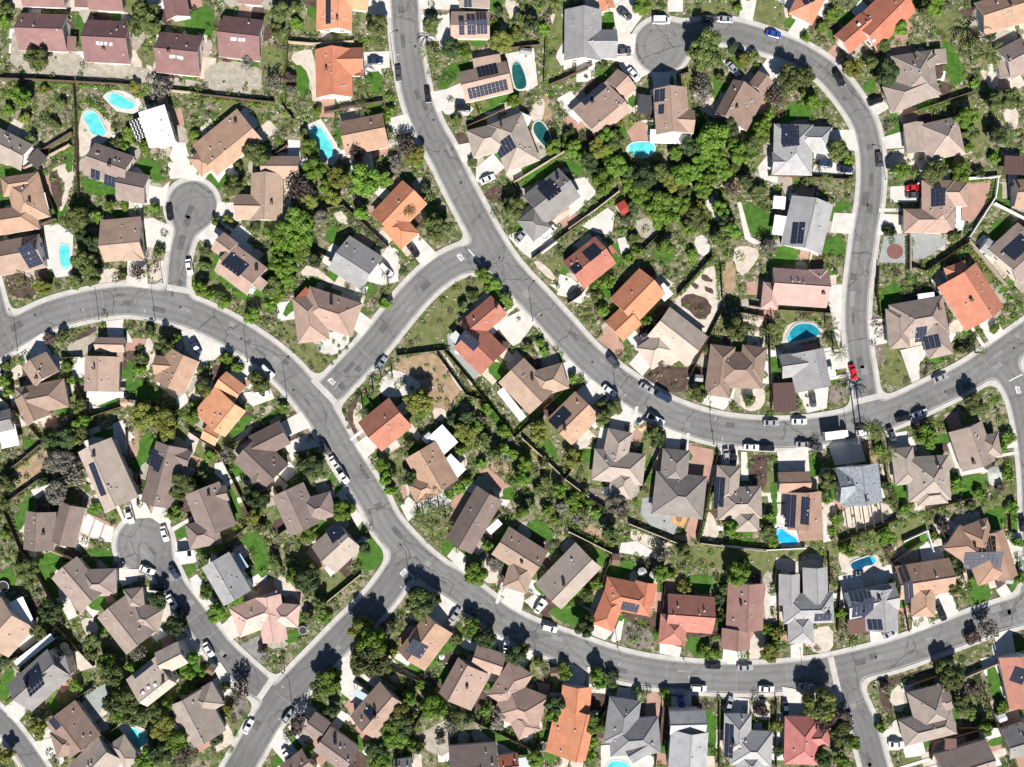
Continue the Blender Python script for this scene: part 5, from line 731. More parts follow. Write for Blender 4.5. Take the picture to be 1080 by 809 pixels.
for hi, h in enumerate(H_):
    sheet, row, col, st, wings, solar, covers = h[:7]
    D = HOUSES[hi]; WG = D['WG']; org = WG[0].c; he = WG[0].he
    shape = 'flat-roofed' if WG[0].kind == 'f' else ('hipped' if WG[0].kind == 'h' else 'gabled')
    desc = ('two-storey ' if st == 2 else '') + f"{RNAME[col]} {shape} house" + (' with solar panels' if solar else '')
    root = thing('house', desc + ', ' + D['ord'], 'house', (org.x, org.y, 0), 0, None); ITEMS[-1][4] = False; D['root'] = root
    r2 = random.Random(hi * 7 + 3)
    stucco = STUCCO[r2.randrange(5)]
    mb = MB()
    for w in WG: w.walls(mb, org)
    mb.build('wall', stucco, root)
    mb = MB()
    for w in WG: w.roof(mb, org)
    roof = mb.build('roof', [MR[col], stucco, M_TRIM, CAPM[col]], root, uv=True)
    for w in WG: RECTS.append((w.c.x, w.c.y, w.u.x, w.u.y, w.L / 2, w.w / 2))
    # openings
    sides = []
    for w in WG:
        ins = .7 + w.i * .017
        for sgn, ax, half, other in ((1, w.u, w.L / 2, w.w), (-1, w.u, w.L / 2, w.w), (1, w.n, w.w / 2, w.L), (-1, w.n, w.w / 2, w.L)):
            nrm = ax * sgn; mid = w.c + nrm * (half - ins); tan = Vector((-nrm.y, nrm.x))
            sides.append((w, nrm, mid, tan, other))
    def clear(w, p):
        return all(v is w or abs(v.loc(*p)[0]) > v.L / 2 or abs(v.loc(*p)[1]) > v.w / 2 for v in WG)
    best = None
    for sd in sides:
        w, nrm, mid, tan, wid = sd
        if wid < 6 or not clear(w, mid + nrm * .6): continue
        q = mid + nrm * 5; d = road_d(q.x / S_ + 540, 404.5 - q.y / S_)
        if best is None or d < best[0]: best = (d, sd)
    gar = best[1] if best else None
    for sd in sides:
        w, nrm, mid, tan, wid = sd; rz = face_rot(nrm)
        if sd is gar:
            gp = mid + tan * max(0, min(wid / 2 - 3.2, 1.5)) + nrm * .05
            link('garage_door', ME_GAR, root, (gp.x - org.x, gp.y - org.y, 0.01), rz)
            dp = mid - tan * (wid / 2 - 1.2) + nrm * .05
            if clear(w, dp): link('front_door', ME_DOOR, root, (dp.x - org.x, dp.y - org.y, 0.01), rz)
            slots = [] if st == 1 else [(0, 4.2), (-2.5, 4.2)]
        else:
            k = 1 if wid < 8 else 2
            slots = [((j - (k - 1) / 2) * wid / (k + .4), z) for j in range(k) for z in ((1.5,) if st == 1 else (1.5, 4.2))]
        for t, z in slots:
            p = mid + tan * t + nrm * .03
            if clear(w, p + nrm * .3): link('window', ME_WIN, root, (p.x - org.x, p.y - org.y, z), rz)
    D['sides'] = sides; D['gar'] = gar; D['clear'] = [clear(sd[0], sd[2] + sd[1]*.9) for sd in sides]
    # roof furniture
    w0 = WG[0]
    def on_roof(me, name, a, b, dz=0, s=1.0, rz=0):
        x, y, _ = w0.P(a, b, 0); z = roof_z(WG, x, y)
        return link(name, me, roof, (x - org.x, y - org.y, z + dz), rz, (s, s, s))
    if w0.kind != 'f' and r2.random() < .42:
        on_roof(ME_CHIM, 'chimney', (r2.random() - .5) * w0.L * .8, (r2.random() - .5) * w0.w * .5, .2, 1, math.atan2(w0.u.y, w0.u.x))
    for k in range(r2.randrange(3, 7)):
        on_roof(ME_VENT, 'roof_vent', (r2.random() - .5) * w0.L * .8, (r2.random() - .5) * w0.w * .7, .05, r2.uniform(.6, 1.1), r2.random())
    if len(h) > 7:
        for q in h[7].split(':')[1].split(';'):
            x, y = at(sheet, *[float(v) for v in q.split(',')], he + .9); z = roof_z(WG, x, y)
            link('skylight', ME_SKYL, roof, (x - org.x, y - org.y, z + .05), math.atan2(w0.u.y, w0.u.x))
    # solar arrays lie on the slope they stand on
    for (x, y, sw, sh, turn) in solar:
        zc = he + 1.2; cx, cy = at(sheet, x, y, zc); W2, H2 = ms(sheet, sw), ms(sheet, sh)
        a = -math.radians(turn); e1, e2 = Vector((math.cos(a), math.sin(a))), Vector((-math.sin(a), math.cos(a)))
        wing = max(WG, key=lambda w: w.z(cx, cy)); z0 = wing.z(cx, cy)
        if z0 < 0: z0 = he + .6; gxx = gyy = 0
        else:
            ep = .15; gxx = (wing.z(cx + ep, cy) - wing.z(cx - ep, cy)) / (2 * ep); gyy = (wing.z(cx, cy + ep) - wing.z(cx, cy - ep)) / (2 * ep)
            if abs(gxx) > .8 or abs(gyy) > .8: gxx = gyy = 0
        mb = MB(); nx, ny = max(1, round(W2 / 1.25)), max(1, round(H2 / 1.25))
        for i in range(nx):
            for j in range(ny):
                p = []
                for (q, v) in ((0,0),(1,0),(1,1),(0,1)):
                    for_gap = .04
                    uu = (i + (for_gap if q == 0 else 1 - for_gap)) / nx - .5; vv = (j + (for_gap if v == 0 else 1 - for_gap)) / ny - .5
                    d = e1 * (uu * W2) + e2 * (vv * H2); p.append((cx + d.x - org.x, cy + d.y - org.y, z0 + gxx * d.x + gyy * d.y + .14))
                mb.face(p, 0, [(0,0),(1,0),(1,1),(0,1)])
                dn = [(a_, b_, c_ - .05) for a_, b_, c_ in p]
                for k in range(4): mb.face([dn[k], dn[(k+1)%4], p[(k+1)%4], p[k]], 1)
                mb.face(dn[::-1], 1)
        mb.build('solar_panel', [M_SOLAR, M_FRAME], roof, uv=True)
    for (x1, y1, x2, y2, cw, cc) in covers:
        zc = 2.45; a, b_ = Vector(at(sheet, x1, y1, zc)), Vector(at(sheet, x2, y2, zc)); c = (a + b_) / 2; d = b_ - a
        ang = math.atan2(d.y, d.x); L, w = d.length, ms(sheet, cw)
        RECTS.append((c.x, c.y, math.cos(ang), math.sin(ang), L / 2, w / 2))
        mb = MB()
        if cc == 'bw':
            mb.box(c.x - org.x, c.y - org.y, zc, zc + .1, L, w, ang)
            for k in range(9):
                for j in range(3):
                    u_, v_ = L*((k + .5)/9 - .5), w*((j + .5 + .25*(k % 2))/3.4 - .5); x_, y_ = c.x - org.x + math.cos(ang)*u_ - math.sin(ang)*v_, c.y - org.y + math.sin(ang)*u_ + math.cos(ang)*v_
                    mb.tube((x_, y_, zc + .1), (x_, y_, zc + .13), .42, .42, 10, 1)
        else: mb.box(c.x - org.x, c.y - org.y, zc, zc + .14, L, w, ang)
        pc = mb.build('patio_cover', [COV[cc], M_DARK], root)
        for sx in (-1, 1):
            for sy in (-1, 1):
                q = c + Vector((math.cos(ang), math.sin(ang))) * sx * (L / 2 - .25) + Vector((-math.sin(ang), math.cos(ang))) * sy * (w / 2 - .25)
                pb = MB(); pb.box(0, 0, 0, zc, .14, .14); pb.build('post', M_TRIM, pc).location = (q.x - org.x, q.y - org.y, 0)

for i, h in enumerate(H_):                                  # open beams over the terrace of the mottled roof
    if h[2] == 'blu':
        root = HOUSES[i]['root']; pm = COV['dk']
        for (x1, y1, x2, y2) in ((640,420,660,550),(685,410,705,545),(730,400,750,535),(775,395,795,520),(820,375,840,500)):
            a, b_ = Vector(at('W5', x1, y1, 2.6)), Vector(at('W5', x2, y2, 2.6)); c = (a+b_)/2; d = b_-a
            m = MB(); m.box(0, 0, 2.55, 2.8, d.length, .28, math.atan2(d.y, d.x)); e = d.normalized()*(d.length/2-.2); m.box(e.x, e.y, 0, 2.55, .15, .15); m.box(-e.x, -e.y, 0, 2.55, .15, .15)
            m.build('pergola_beam', pm, root).location = (c.x-root.location.x, c.y-root.location.y, 0)

# ---------------------------------------------------------------- ground sheets
ZL = dict(d=.030, s=.036, k=.042, g=.048, b=.054, m=.060, w=.066, l=.072, p=.078, e=.084, a=.090, c=.137, x=.100, o=.110)
PATCH = []; KC = {}
def chaikin(P, n=2):
    for _ in range(n):
        Q = []
        for a, b in zip(P, P[1:] + P[:1]):
            Q += [(a[0]*.75+b[0]*.25, a[1]*.75+b[1]*.25), (a[0]*.25+b[0]*.75, a[1]*.25+b[1]*.75)]
        P = Q
    return P
def area2(P): return sum(a[0]*b[1]-b[0]*a[1] for a, b in zip(P, P[1:]+P[:1]))
def inside(P, x, y):
    r = False; j = len(P) - 1
    for i in range(len(P)):
        if (P[i][1] > y) != (P[j][1] > y) and x < (P[j][0]-P[i][0])*(y-P[i][1])/(P[j][1]-P[i][1])+P[i][0]: r = not r
        j = i
    return r
def slab(P, z, m=0, mb=None, drop=None):
    if area2(P) < 0: P = P[::-1]
    mb = mb or MB(); mb.face([(x, y, z) for x, y in P], m)
    zb = 0 if drop is None else z - drop
    for a, b in zip(P, P[1:] + P[:1]): mb.face([(*a, zb), (*b, zb), (*b, z), (*a, z)], m)
    return mb
WOB = random.Random(4)
def wobble(P, amp, step):
    out = []
    for a, b in zip(P, P[1:] + P[:1]):
        d = math.hypot(b[0]-a[0], b[1]-a[1]); n = max(1, int(d / step))
        for k in range(n):
            t = k / n; out.append((a[0]+(b[0]-a[0])*t + WOB.uniform(-amp, amp), a[1]+(b[1]-a[1])*t + WOB.uniform(-amp, amp)))
    return out
for n, e in enumerate(x for x in G_.replace('\n', '|').split('|') if x.strip()):
    k, sheet, rest = e.split(' ', 2)
    P = [at(sheet, *p) for p in pts(rest)]
    if k in 'lbmwgdsk': P = chaikin(P, 1)
    if k in 'dmskgl': P = wobble(P, .22, 1.1)
    KC[k] = KC.get(k, 0) + 1; z = ZL[k] + KC[k] * (.0003 if k == 'c' else .00011)
    nm, mat = GM[k]
    o = slab(P, z).build(nm, mat); struct(o)
    PATCH.append((k, P, min(p[0] for p in P), max(p[0] for p in P), min(p[1] for p in P), max(p[1] for p in P)))

# each garden: terraces, beds and lawns against the house walls, and a drive from the garage to the kerb
ga = random.Random(21); nA = 0
def hit(P): 
    c = (sum(p[0] for p in P)/len(P), sum(p[1] for p in P)/len(P)); return c
def add_patch(k, P, z):
    global nA
    nA += 1
    o = slab(P, z + nA * .00003).build(GM[k][0], GM[k][1]); struct(o)
    AUTO.append((k, P, min(p[0] for p in P), max(p[0] for p in P), min(p[1] for p in P), max(p[1] for p in P)))
def pick(x, y):
    return next((k for k, P, x0, x1, y0, y1 in PATCH + AUTO if x0 < x < x1 and y0 < y < y1 and inside(P, x, y)), None)
AUTO = []
def rd(q): return road_d(q[0] / S_ + 540, 404.5 - q[1] / S_)
for D in HOUSES:
    if D['gar']:
        w, nrm, mid, tan, wid = D['gar']; g0 = mid + tan * max(0, min(wid / 2 - 3.2, 1.5)); t = 0
        while t < 17 and rd(g0 + nrm * t) > .3: t += .4
        e = g0 + nrm * t
        if t < 17 and pick(*(g0 + nrm * (t * .5))) not in ('c', 'p', 'x'):
            hw = ga.uniform(2.4, 3.0); E = []
            for q in (-1, 1):
                b0 = g0 + tan*q*(hw + .4); tt = 0
                while tt < t + 4 and rd(b0 + nrm*tt) > .5: tt += .3
                E.append(b0 + nrm*min(tt, t + 2))
            add_patch('c', [tuple(g0 - tan*hw), tuple(E[0]), tuple(E[1]), tuple(g0 + tan*hw)], .1335)
            if ga.random() < .6:
                f0 = g0 - tan*(hw + ga.uniform(1.5, 3)); add_patch('c', [tuple(f0 - tan*.5), tuple(f0 + nrm*t*.95 - tan*.5 + nrm*.1), tuple(f0 + nrm*t*.95 + tan*.5), tuple(f0 + tan*.5)], .1335)
    for (w, nrm, mid, tan, wid), ok in zip(D['sides'], D['clear']):
        if not ok: continue
        left = -wid/2 + ga.uniform(0, .5)
        while left < wid/2 - 1.5:
            seg = ga.uniform(2.5, 7.5); right = min(left + seg, wid/2); dep = ga.uniform(2.0, 6.5)
            c = mid + tan*((left+right)/2) + nrm*dep*.6
            if rd(c) > 9 and rd(mid + nrm*dep) > 6 and not any(abs((c - Vector((r[0], r[1]))).dot(Vector((r[2], r[3])))) < r[4] and abs((c - Vector((r[0], r[1]))).dot(Vector((-r[3], r[2])))) < r[5] for r in RECTS if abs(r[0]-c.x) < 20 and abs(r[1]-c.y) < 20):
                front = rd(mid + nrm*4) < rd(mid)
                k = ga.choices('bplmgdx', (3.2, 1.2, 2.8, 1.4, 1.8, 1.2, 2.2) if not front else (1.6, .6, 3.4, 2, 2.4, 1.4, 1.2))[0]
                P = [tuple(mid + tan*left - nrm*.3), tuple(mid + tan*left + nrm*dep), tuple(mid + tan*right + nrm*(dep + ga.uniform(-.8, .8))), tuple(mid + tan*right - nrm*.3)]
                if k in 'lmgd': P = wobble(chaikin(P, 1), .12, 1.2)
                add_patch(k, P, .012)
            left = right + ga.choice((0, 0, .6, 1.4))
PATCH += AUTO
cx, cy = at('U5', 705, 565); r = ms('U5', 42)
struct(slab([(cx + r*math.cos(t*.2618), cy + r*.95*math.sin(t*.2618)) for t in range(24)], .098).build('court_circle', ground_mat('red_court', (.16,.075,.062), (.19,.09,.075))))

# ---------------------------------------------------------------- pools
def water_mat(name, a, b):
    m, nt, p = nodes(name)
    c = mixc(nt, ramp(nt, noisef(nt, .45, 3, .6), .35, .65), a, b)
    nt.links.new(c, p.inputs['Base Color']); p.inputs['Roughness'].default_value = .06; p.inputs['Specular IOR Level'].default_value = .4
    bp = N(nt, 'ShaderNodeBump'); bp.inputs['Strength'].default_value = .25; nt.links.new(noisef(nt, 2.5, 3), bp.inputs['Height']); nt.links.new(bp.outputs[0], p.inputs['Normal'])
    return m
WATER = {'turquoise': water_mat('pool_turquoise', (.06,.42,.43), (.12,.55,.54)), 'dark teal': water_mat('pool_teal', (.008,.06,.06), (.016,.095,.09)), 'blue': water_mat('pool_blue', (.01,.16,.24), (.02,.24,.31)),
  'bright blue': water_mat('pool_bright', (.01,.28,.6), (.02,.36,.68)), 'dark blue': water_mat('pool_dark', (.005,.05,.11), (.01,.085,.16))}
STEP = {k: water_mat('step_' + k.replace(' ', '_'), a, b) for k, a, b in (('turquoise',(.2,.58,.56),(.26,.64,.6)),('dark teal',(.03,.16,.15),(.04,.2,.18)),('blue',(.05,.34,.42),(.07,.4,.46)),('bright blue',(.06,.42,.68),(.08,.48,.72)),('dark blue',(.02,.36,.5),(.04,.42,.55)))}
M_COP = conc('pool_coping', (.5,.47,.43), 1.2); M_TILE = plain('pool_tile', (.1,.2,.25), .3)
for e in (x for x in POOLS.replace('\n', '|').split('|') if x.strip()):
    head, colr = e.split(';'); sheet, rest = head.split(' ', 1)
    P = chaikin([at(sheet, *p) for p in pts(rest)], 2)
    if area2(P) < 0: P = P[::-1]
    c = (sum(p[0] for p in P)/len(P), sum(p[1] for p in P)/len(P))
    root = thing('swimming_pool', f'{colr} swimming pool', 'pool', (c[0], c[1], 0), 0, 'backyard pools')
    L = [(x - c[0], y - c[1]) for x, y in P]; n = len(L)
    out = []
    for i in range(n):
        a, b = L[i-1], L[(i+1) % n]; d = Vector((b[1]-a[1], a[0]-b[0])).normalized() * .42; out.append((L[i][0]+d.x, L[i][1]+d.y))
    mb = MB()
    for i in range(n):
        j = (i+1) % n
        mb.face([(*L[i], .23), (*out[i], .23), (*out[j], .23), (*L[j], .23)]); mb.face([(*out[i], 0), (*out[j], 0), (*out[j], .23), (*out[i], .23)]); mb.face([(*L[j], .17), (*L[i], .17), (*L[i], .23), (*L[j], .23)])
    mb.build('coping', M_COP, root)
    mb = MB(); mb.face([(*p, .19) for p in L]); mb.build('water', WATER[colr], root)
    far = max(L, key=lambda p: p[0]**2 + p[1]**2); lim = .66 * math.hypot(*far); ux, uy = far[0]/math.hypot(*far), far[1]/math.hypot(*far)
    st = [p for p in L if p[0]*ux + p[1]*uy > lim]
    if len(st) > 3:
        st.sort(key=lambda p: math.atan2(p[1] - lim*uy*1.05, p[0] - lim*ux*1.05)); k0 = max(range(len(st)), key=lambda i: math.hypot(st[i][0]-st[i-1][0], st[i][1]-st[i-1][1])); st = st[k0:] + st[:k0]
        mb = MB(); mb.face([(p[0]*.985, p[1]*.985, .196) for p in st]); mb.build('entry_step', STEP[colr], root)
    PATCH.append(('pool', P, min(p[0] for p in P), max(p[0] for p in P), min(p[1] for p in P), max(p[1] for p in P)))

# ---------------------------------------------------------------- fences, walls
M_WOOD = plain('fence_timber', (.1,.065,.045), .9); M_BLOCK = plain('block_wall', (.36,.29,.22), .9); M_WHITE = plain('white_wall', (.62,.6,.57), .8)
for e in (x for x in FENCES.replace('\n', '|').split('|') if x.strip()):
    sheet, k, rest = e.split(' ', 2); P = [Vector(at(sheet, *p)) for p in pts(rest)]
    c = sum(P, Vector((0, 0))) / len(P); hgt = dict(w=1.75, b=1.7, v=1.5)[k]
    nm, mat, ds, cat = dict(w=('timber_fence', M_WOOD, 'brown timber fence', 'fence'), b=('block_wall', M_BLOCK, 'tan block garden wall', 'wall'), v=('white_garden_wall', M_WHITE, 'white garden wall', 'wall'))[k]
    root = thing(nm, ds, cat, (c.x, c.y, 0), 0, 'backyard fences and walls')
    panel, post = MB(), []
    for a, b in zip(P, P[1:]):
        d = b - a; L = d.length; ang = math.atan2(d.y, d.x); nseg = max(1, round(L / 2.6))
        if k == 'w':
            for q in range(nseg):
                m_ = a + d * ((q + .5) / nseg) - c; panel.box(m_.x, m_.y, .08, hgt - .05 * (q % 2), L / nseg - .1, .07, ang)
        else:
            m_ = (a + b) / 2 - c; panel.box(m_.x, m_.y, 0, hgt - .06, L, .2, ang); panel.box(m_.x, m_.y, hgt - .06, hgt, L + .04, .28, ang)
        post += [a + d * (q / nseg) - c for q in range(nseg if k == 'w' else 1)]
    post.append(P[-1] - c)
    panel.build('board_panel' if k == 'w' else 'masonry', mat, root)
    if k == 'w': 
        pm = MB(); pm.box(0, 0, 0, hgt + .08, .13, .13); pm = pm.mesh('post', M_WOOD)
        for q in post[:60]: link('post', pm, root, (q.x, q.y, 0))
    else:
        pm = MB(); pm.box(0, 0, 0, hgt + .1, .4, .4); pm = pm.mesh('pillar', mat)
        for q in post: link('pillar', pm, root, (q.x, q.y, 0))

# ---------------------------------------------------------------- cars
PAINT = {n: None for n in ('black','dark grey','silver','white','red','blue','dark blue')}
for n, c in zip(PAINT, [(.012,.012,.014),(.06,.062,.066),(.36,.37,.38),(.72,.72,.72),(.55,.012,.02),(.02,.06,.3),(.02,.035,.075)]):
    m, nt, p = nodes('paint_' + n.replace(' ', '_'))
    cc = hsv(nt, mixc(nt, 0., c, c), ramp2(nt, noisef(nt, 2., 2), .3, .7, .92, 1.05)); nt.links.new(cc, p.inputs['Base Color'])
    p.inputs['Roughness'].default_value = .28; p.inputs['Metallic'].default_value = .25 if n in ('silver',) else 0; p.inputs['Coat Weight'].default_value = .6; PAINT[n] = m
M_GLASS = plain('car_glass', (.012,.014,.017), .08, spec=.7); M_TYRE = plain('tyre', (.02,.02,.02), .9); M_LAMP = plain('car_lamp', (.75,.75,.72), .2); M_TAIL = plain('tail_lamp', (.3,.01,.01), .3); M_RIM = plain('rim', (.4,.4,.42), .3, .8)
def loft(mb, secs, m=0):
    rings = []
    for x, z0, z1, hw in secs:
        e = min(.14, hw * .2); rings.append([(x,-hw+e,z0),(x,hw-e,z0),(x,hw,z0+e),(x,hw,z1-e*1.2),(x,hw-e*1.5,z1),(x,-hw+e*1.5,z1),(x,-hw,z1-e*1.2),(x,-hw,z0+e)])
    for A, B in zip(rings, rings[1:]):
        for i in range(8):
            j = (i+1) % 8; mb.face([A[i], B[i], B[j], A[j]][::-1], m)
    mb.face(rings[0], m); mb.face(rings[-1][::-1], m)
SPEC = dict(
 s=dict(h=[(-2.35,.4,.78,.72),(-2.25,.3,.94,.84),(-1.5,.25,.99,.9),(.9,.25,.96,.91),(1.7,.27,.88,.89),(2.2,.3,.76,.82),(2.36,.38,.62,.7)], cab=(-1.75,1.05,-1.05,.2,.95,1.44,.82,.62), wb=1.38),
 u=dict(h=[(-2.35,.42,.95,.78),(-2.25,.35,1.08,.88),(-1.2,.3,1.1,.94),(1.0,.3,1.1,.94),(1.9,.33,1.02,.92),(2.28,.38,.85,.84),(2.38,.45,.7,.74)], cab=(-2.2,1.15,-1.95,.35,1.08,1.74,.88,.7), wb=1.42),
 p=dict(h=[(-2.8,.5,.98,.86),(-2.7,.42,1.05,.94),(-.9,.4,1.05,.96),(1.2,.4,1.1,.96),(2.2,.42,1.04,.94),(2.7,.46,.9,.86),(2.8,.55,.75,.76)], cab=(-.85,1.35,-.55,.6,1.08,1.82,.88,.72), wb=1.75),
 v=dict(h=[(-2.6,.4,1.1,.86),(-2.5,.34,1.2,.95),(1.4,.3,1.2,.98),(2.2,.34,1.12,.95),(2.55,.4,.9,.84),(2.65,.45,.75,.74)], cab=(-2.52,1.85,-2.4,1.0,1.18,2.15,.94,.82), wb=1.6),
 t=dict(h=[(-4.0,.5,.95,1.05),(1.7,.5,.95,1.05),(1.8,.45,1.4,1.1),(3.3,.45,1.35,1.1),(3.6,.5,1.0,1.0)], cab=(1.85,3.3,1.95,2.9,1.35,2.35,1.05,.95), wb=2.6))
def car_parts(k):
    s = SPEC[k]; body = MB(); loft(body, s['h'])
    b0, b1, t0, t1, zb, zt, hb, ht = s['cab']
    B = [(b0,-hb,zb),(b1,-hb,zb),(b1,hb,zb),(b0,hb,zb)]; T = [(t0,-ht,zt),(t1,-ht,zt),(t1,ht,zt),(t0,ht,zt)]
    body.box((t0+t1)/2, 0, zt-.005, zt+.05, t1-t0+.08, ht*2+.04)
    for i in range(4):                     # pillars
        body.tube(B[i], T[i], .055, .05, 5)
    parts = [('body', body.mesh('body', PAINT['white']), (0,0,0))]
    def g(name, q):
        m = MB(); m.face(q); parts.append((name, m.mesh(name, M_GLASS), (0,0,0)))
    g('windscreen', [B[1], B[2], T[2], T[1]]); g('rear_window', [B[3], B[0], T[0], T[3]])
    g('side_window', [B[0], B[1], T[1], T[0]]); g('side_window', [B[2], B[3], T[3], T[2]])
    if k == 'p':
        m = MB(); m.face([(-2.6,-.78,1.058),(-.95,-.78,1.058),(-.95,.78,1.058),(-2.6,.78,1.058)]); parts.append(('cargo_bed', m.mesh('cargo_bed', M_DARK), (0,0,0)))
    if k == 't':
        m = MB(); m.box(-1.3, 0, 1.0, 3.3, 5.8, 2.35); parts.append(('cargo_box', m.mesh('cargo_box', PAINT['white']), (0,0,0)))
    wm = MB(); wm.tube((0,-.11,0), (0,.11,0), .34, .34, 14, 0); wm.tube((0,-.125,0), (0,.125,0), .2, .2, 10, 1); wm = wm.mesh('wheel', [M_TYRE, M_RIM])
    hw = s['h'][2][3] - .08
    for x in (-s['wb'], s['wb']):
        for y in (-hw, hw): parts.append(('wheel', wm, (x, y, .34)))
    xf, xr = s['h'][-2][0], s['h'][1][0]; lm = MB(); lm.box(0, 0, -.07, .07, .14, .36); tm = lm.mesh('tail_light', M_TAIL); lm = lm.mesh('headlight', M_LAMP)
    zl, yl = s['h'][-2][2] - .1, s['h'][-2][3] - .28
    for y in (-yl, yl): parts.append(('headlight', lm, (xf + .06, y, zl))); parts.append(('tail_light', tm, (xr - .06, y, s['h'][1][2] - .12)))
    return parts
CARP = {k: car_parts(k) for k in SPEC}
KN = dict(s=('sedan','parked_car','car'), u=('SUV','parked_car','car'), p=('pickup truck','pickup_truck','pickup'), v=('van','parked_van','van'), t=('box truck','box_truck','truck'))
CARPOS = []
for line in CARS.strip().split('\n'):
    sheet, rest = line.split(' ', 1)
    for e in rest.split('|'):
        x, y, a, k, colr = e.split(','); x, y, a = float(x), float(y), float(a)
        px, py = mp(sheet, x, y); X, Y = W(px, py, 1.0); d = road_d(px, py)
        kn, nm, cat = KN[k]
        place = 'in street' if d < 1 else 'on driveway'
        z = .012 if d < 0 else (.135 if d < 6.6 else .142)
        root = thing(nm, f'{colr} {kn} {place}', cat, (X, Y, z), math.radians(-a), 'vehicles parked in the neighbourhood')
        root.scale = (1.06, 1.06, 1.06); CARPOS.append((X, Y))
        for n, me, l in CARP[k]:
            o = link(n, me, root, l)
            if n == 'body': o.material_slots[0].link = 'OBJECT'; o.material_slots[0].material = PAINT[colr]

# ---------------------------------------------------------------- small garden structures
for e in PARASOLS.split('|'):
    sheet, rest = e.split(' ', 1); x, y, s, c = rest.split(','); r = ms(sheet, float(s)); X, Y = at(sheet, float(x), float(y), 2.3)
    root = thing('parasol', f'{c} parasol', 'parasol', (X, Y, 0), 0, 'garden parasols')
    mat = plain('parasol_' + c.replace(' ', '_'), {'pale grey':(.33,.34,.31),'cream':(.6,.47,.28),'white':(.72,.71,.7),'peach':(.6,.32,.2),'tan':(.42,.27,.19)}[c])
    m = MB()
    for i in range(8):
        a, b = math.pi*i/4, math.pi*(i+1)/4
        m.face([(r*math.cos(a), r*math.sin(a), 2.15), (r*math.cos(b), r*math.sin(b), 2.15), (0,0,2.7)])
        m.face([(r*math.cos(b), r*math.sin(b), 2.14), (r*math.cos(a), r*math.sin(a), 2.14), (0,0,2.68)])
    m.build('canopy', mat, root); m = MB(); m.tube((0,0,0), (0,0,2.7), .05, .04); m.box(0,0,0,.1,.5,.5); m.build('pole', M_DARK, root)
SC = {'grey':(.26,.26,.25),'dark grey':(.05,.05,.055),'white':(.66,.66,.64),'red':(.32,.045,.035),'dark brown':(.085,.05,.045),'brown':(.15,.085,.06),'tan':(.35,.26,.2)}
for e in SHEDS.split('|'):
    sheet, rest = e.split(' ', 1); x, y, w, h, a, c = rest.split(','); w, h = ms(sheet, float(w)), ms(sheet, float(h)); X, Y = at(sheet, float(x), float(y), 2.4)
    op = w * h > 22
    root = thing('pergola' if op else 'garden_shed', f'{c} ' + ('flat-roofed carport' if op else 'garden shed'), 'pergola' if op else 'shed', (X, Y, 0), math.radians(-float(a)), 'sheds and shelters')
    mat = plain('shed_' + c.replace(' ', '_'), SC[c]); RECTS.append((X, Y, math.cos(math.radians(-float(a))), math.sin(math.radians(-float(a))), w/2, h/2))
    m = MB()
    if op:
        m.box(0, 0, 2.5, 2.62, w, h)
        for k in range(int(w / .8)): m.box(-w/2 + .4 + k*.8, 0, 2.62, 2.7, .1, h - .05)
        m.build('roof', mat, root)
        for sx in (-1, 1):
            for sy in (-1, 1): m = MB(); m.box(0,0,0,2.5,.16,.16); m.build('post', mat, root).location = (sx*(w/2-.2), sy*(h/2-.2), 0)
    else:
        m.face([(-w/2,-h/2,2.1),(w/2,-h/2,2.1),(w/2,0,2.6),(-w/2,0,2.6)]); m.face([(w/2,h/2,2.1),(-w/2,h/2,2.1),(-w/2,0,2.6),(w/2,0,2.6)])
        m.face([(w/2,-h/2,2.1),(w/2,h/2,2.1),(w/2,0,2.6)]); m.face([(-w/2,h/2,2.1),(-w/2,-h/2,2.1),(-w/2,0,2.6)]); m.build('roof', mat, root)
        m = MB(); m.box(0, 0, 0, 2.08, w - .2, h - .2); m.build('wall', STUCCO[2], root)
        m = MB(); m.box(0, -h/2 + .08, .05, 1.9, .8, .06); m.build('door', M_DOOR, root)
for e in TRAMPOLINES.split('|'):
    sheet, rest = e.split(' '); x, y, s = (float(v) for v in rest.split(',')); r = ms(sheet, s); X, Y = at(sheet, x, y)
    root = thing('trampoline', 'round black trampoline', 'trampoline', (X, Y, .07), 0, 'garden trampolines')
    m = MB(); m.face([(r*.86*math.cos(t*.3142), r*.86*math.sin(t*.3142), .8) for t in range(20)]); m.build('jump_mat', M_DARK, root)
    m = MB()
    for t in range(20):
        a, b = t*.3142, (t+1)*.3142
        m.face([(r*.86*math.cos(a), r*.86*math.sin(a), .82), (r*math.cos(a), r*math.sin(a), .82), (r*math.cos(b), r*math.sin(b), .82), (r*.86*math.cos(b), r*.86*math.sin(b), .82)])
    m.build('rim', M_PIPE, root)
    for t in range(5): m = MB(); a = t*1.2566; m.tube((r*.95*math.cos(a), r*.95*math.sin(a), 0), (r*.95*math.cos(a), r*.95*math.sin(a), .81), .04, .04); m.build('leg', M_PIPE, root)
# round table on the orange deck
X, Y = at('W4', 568, 475); root = thing('garden_table', 'round dark table on orange deck', 'table', (X, Y, .11)); m = MB(); m.tube((0,0,.7), (0,0,.76), 1.0, 1.0, 20); m.build('tabletop', M_BRICK, root); m = MB(); m.tube((0,0,0), (0,0,.7), .18, .12); m.build('leg', M_DARK, root)

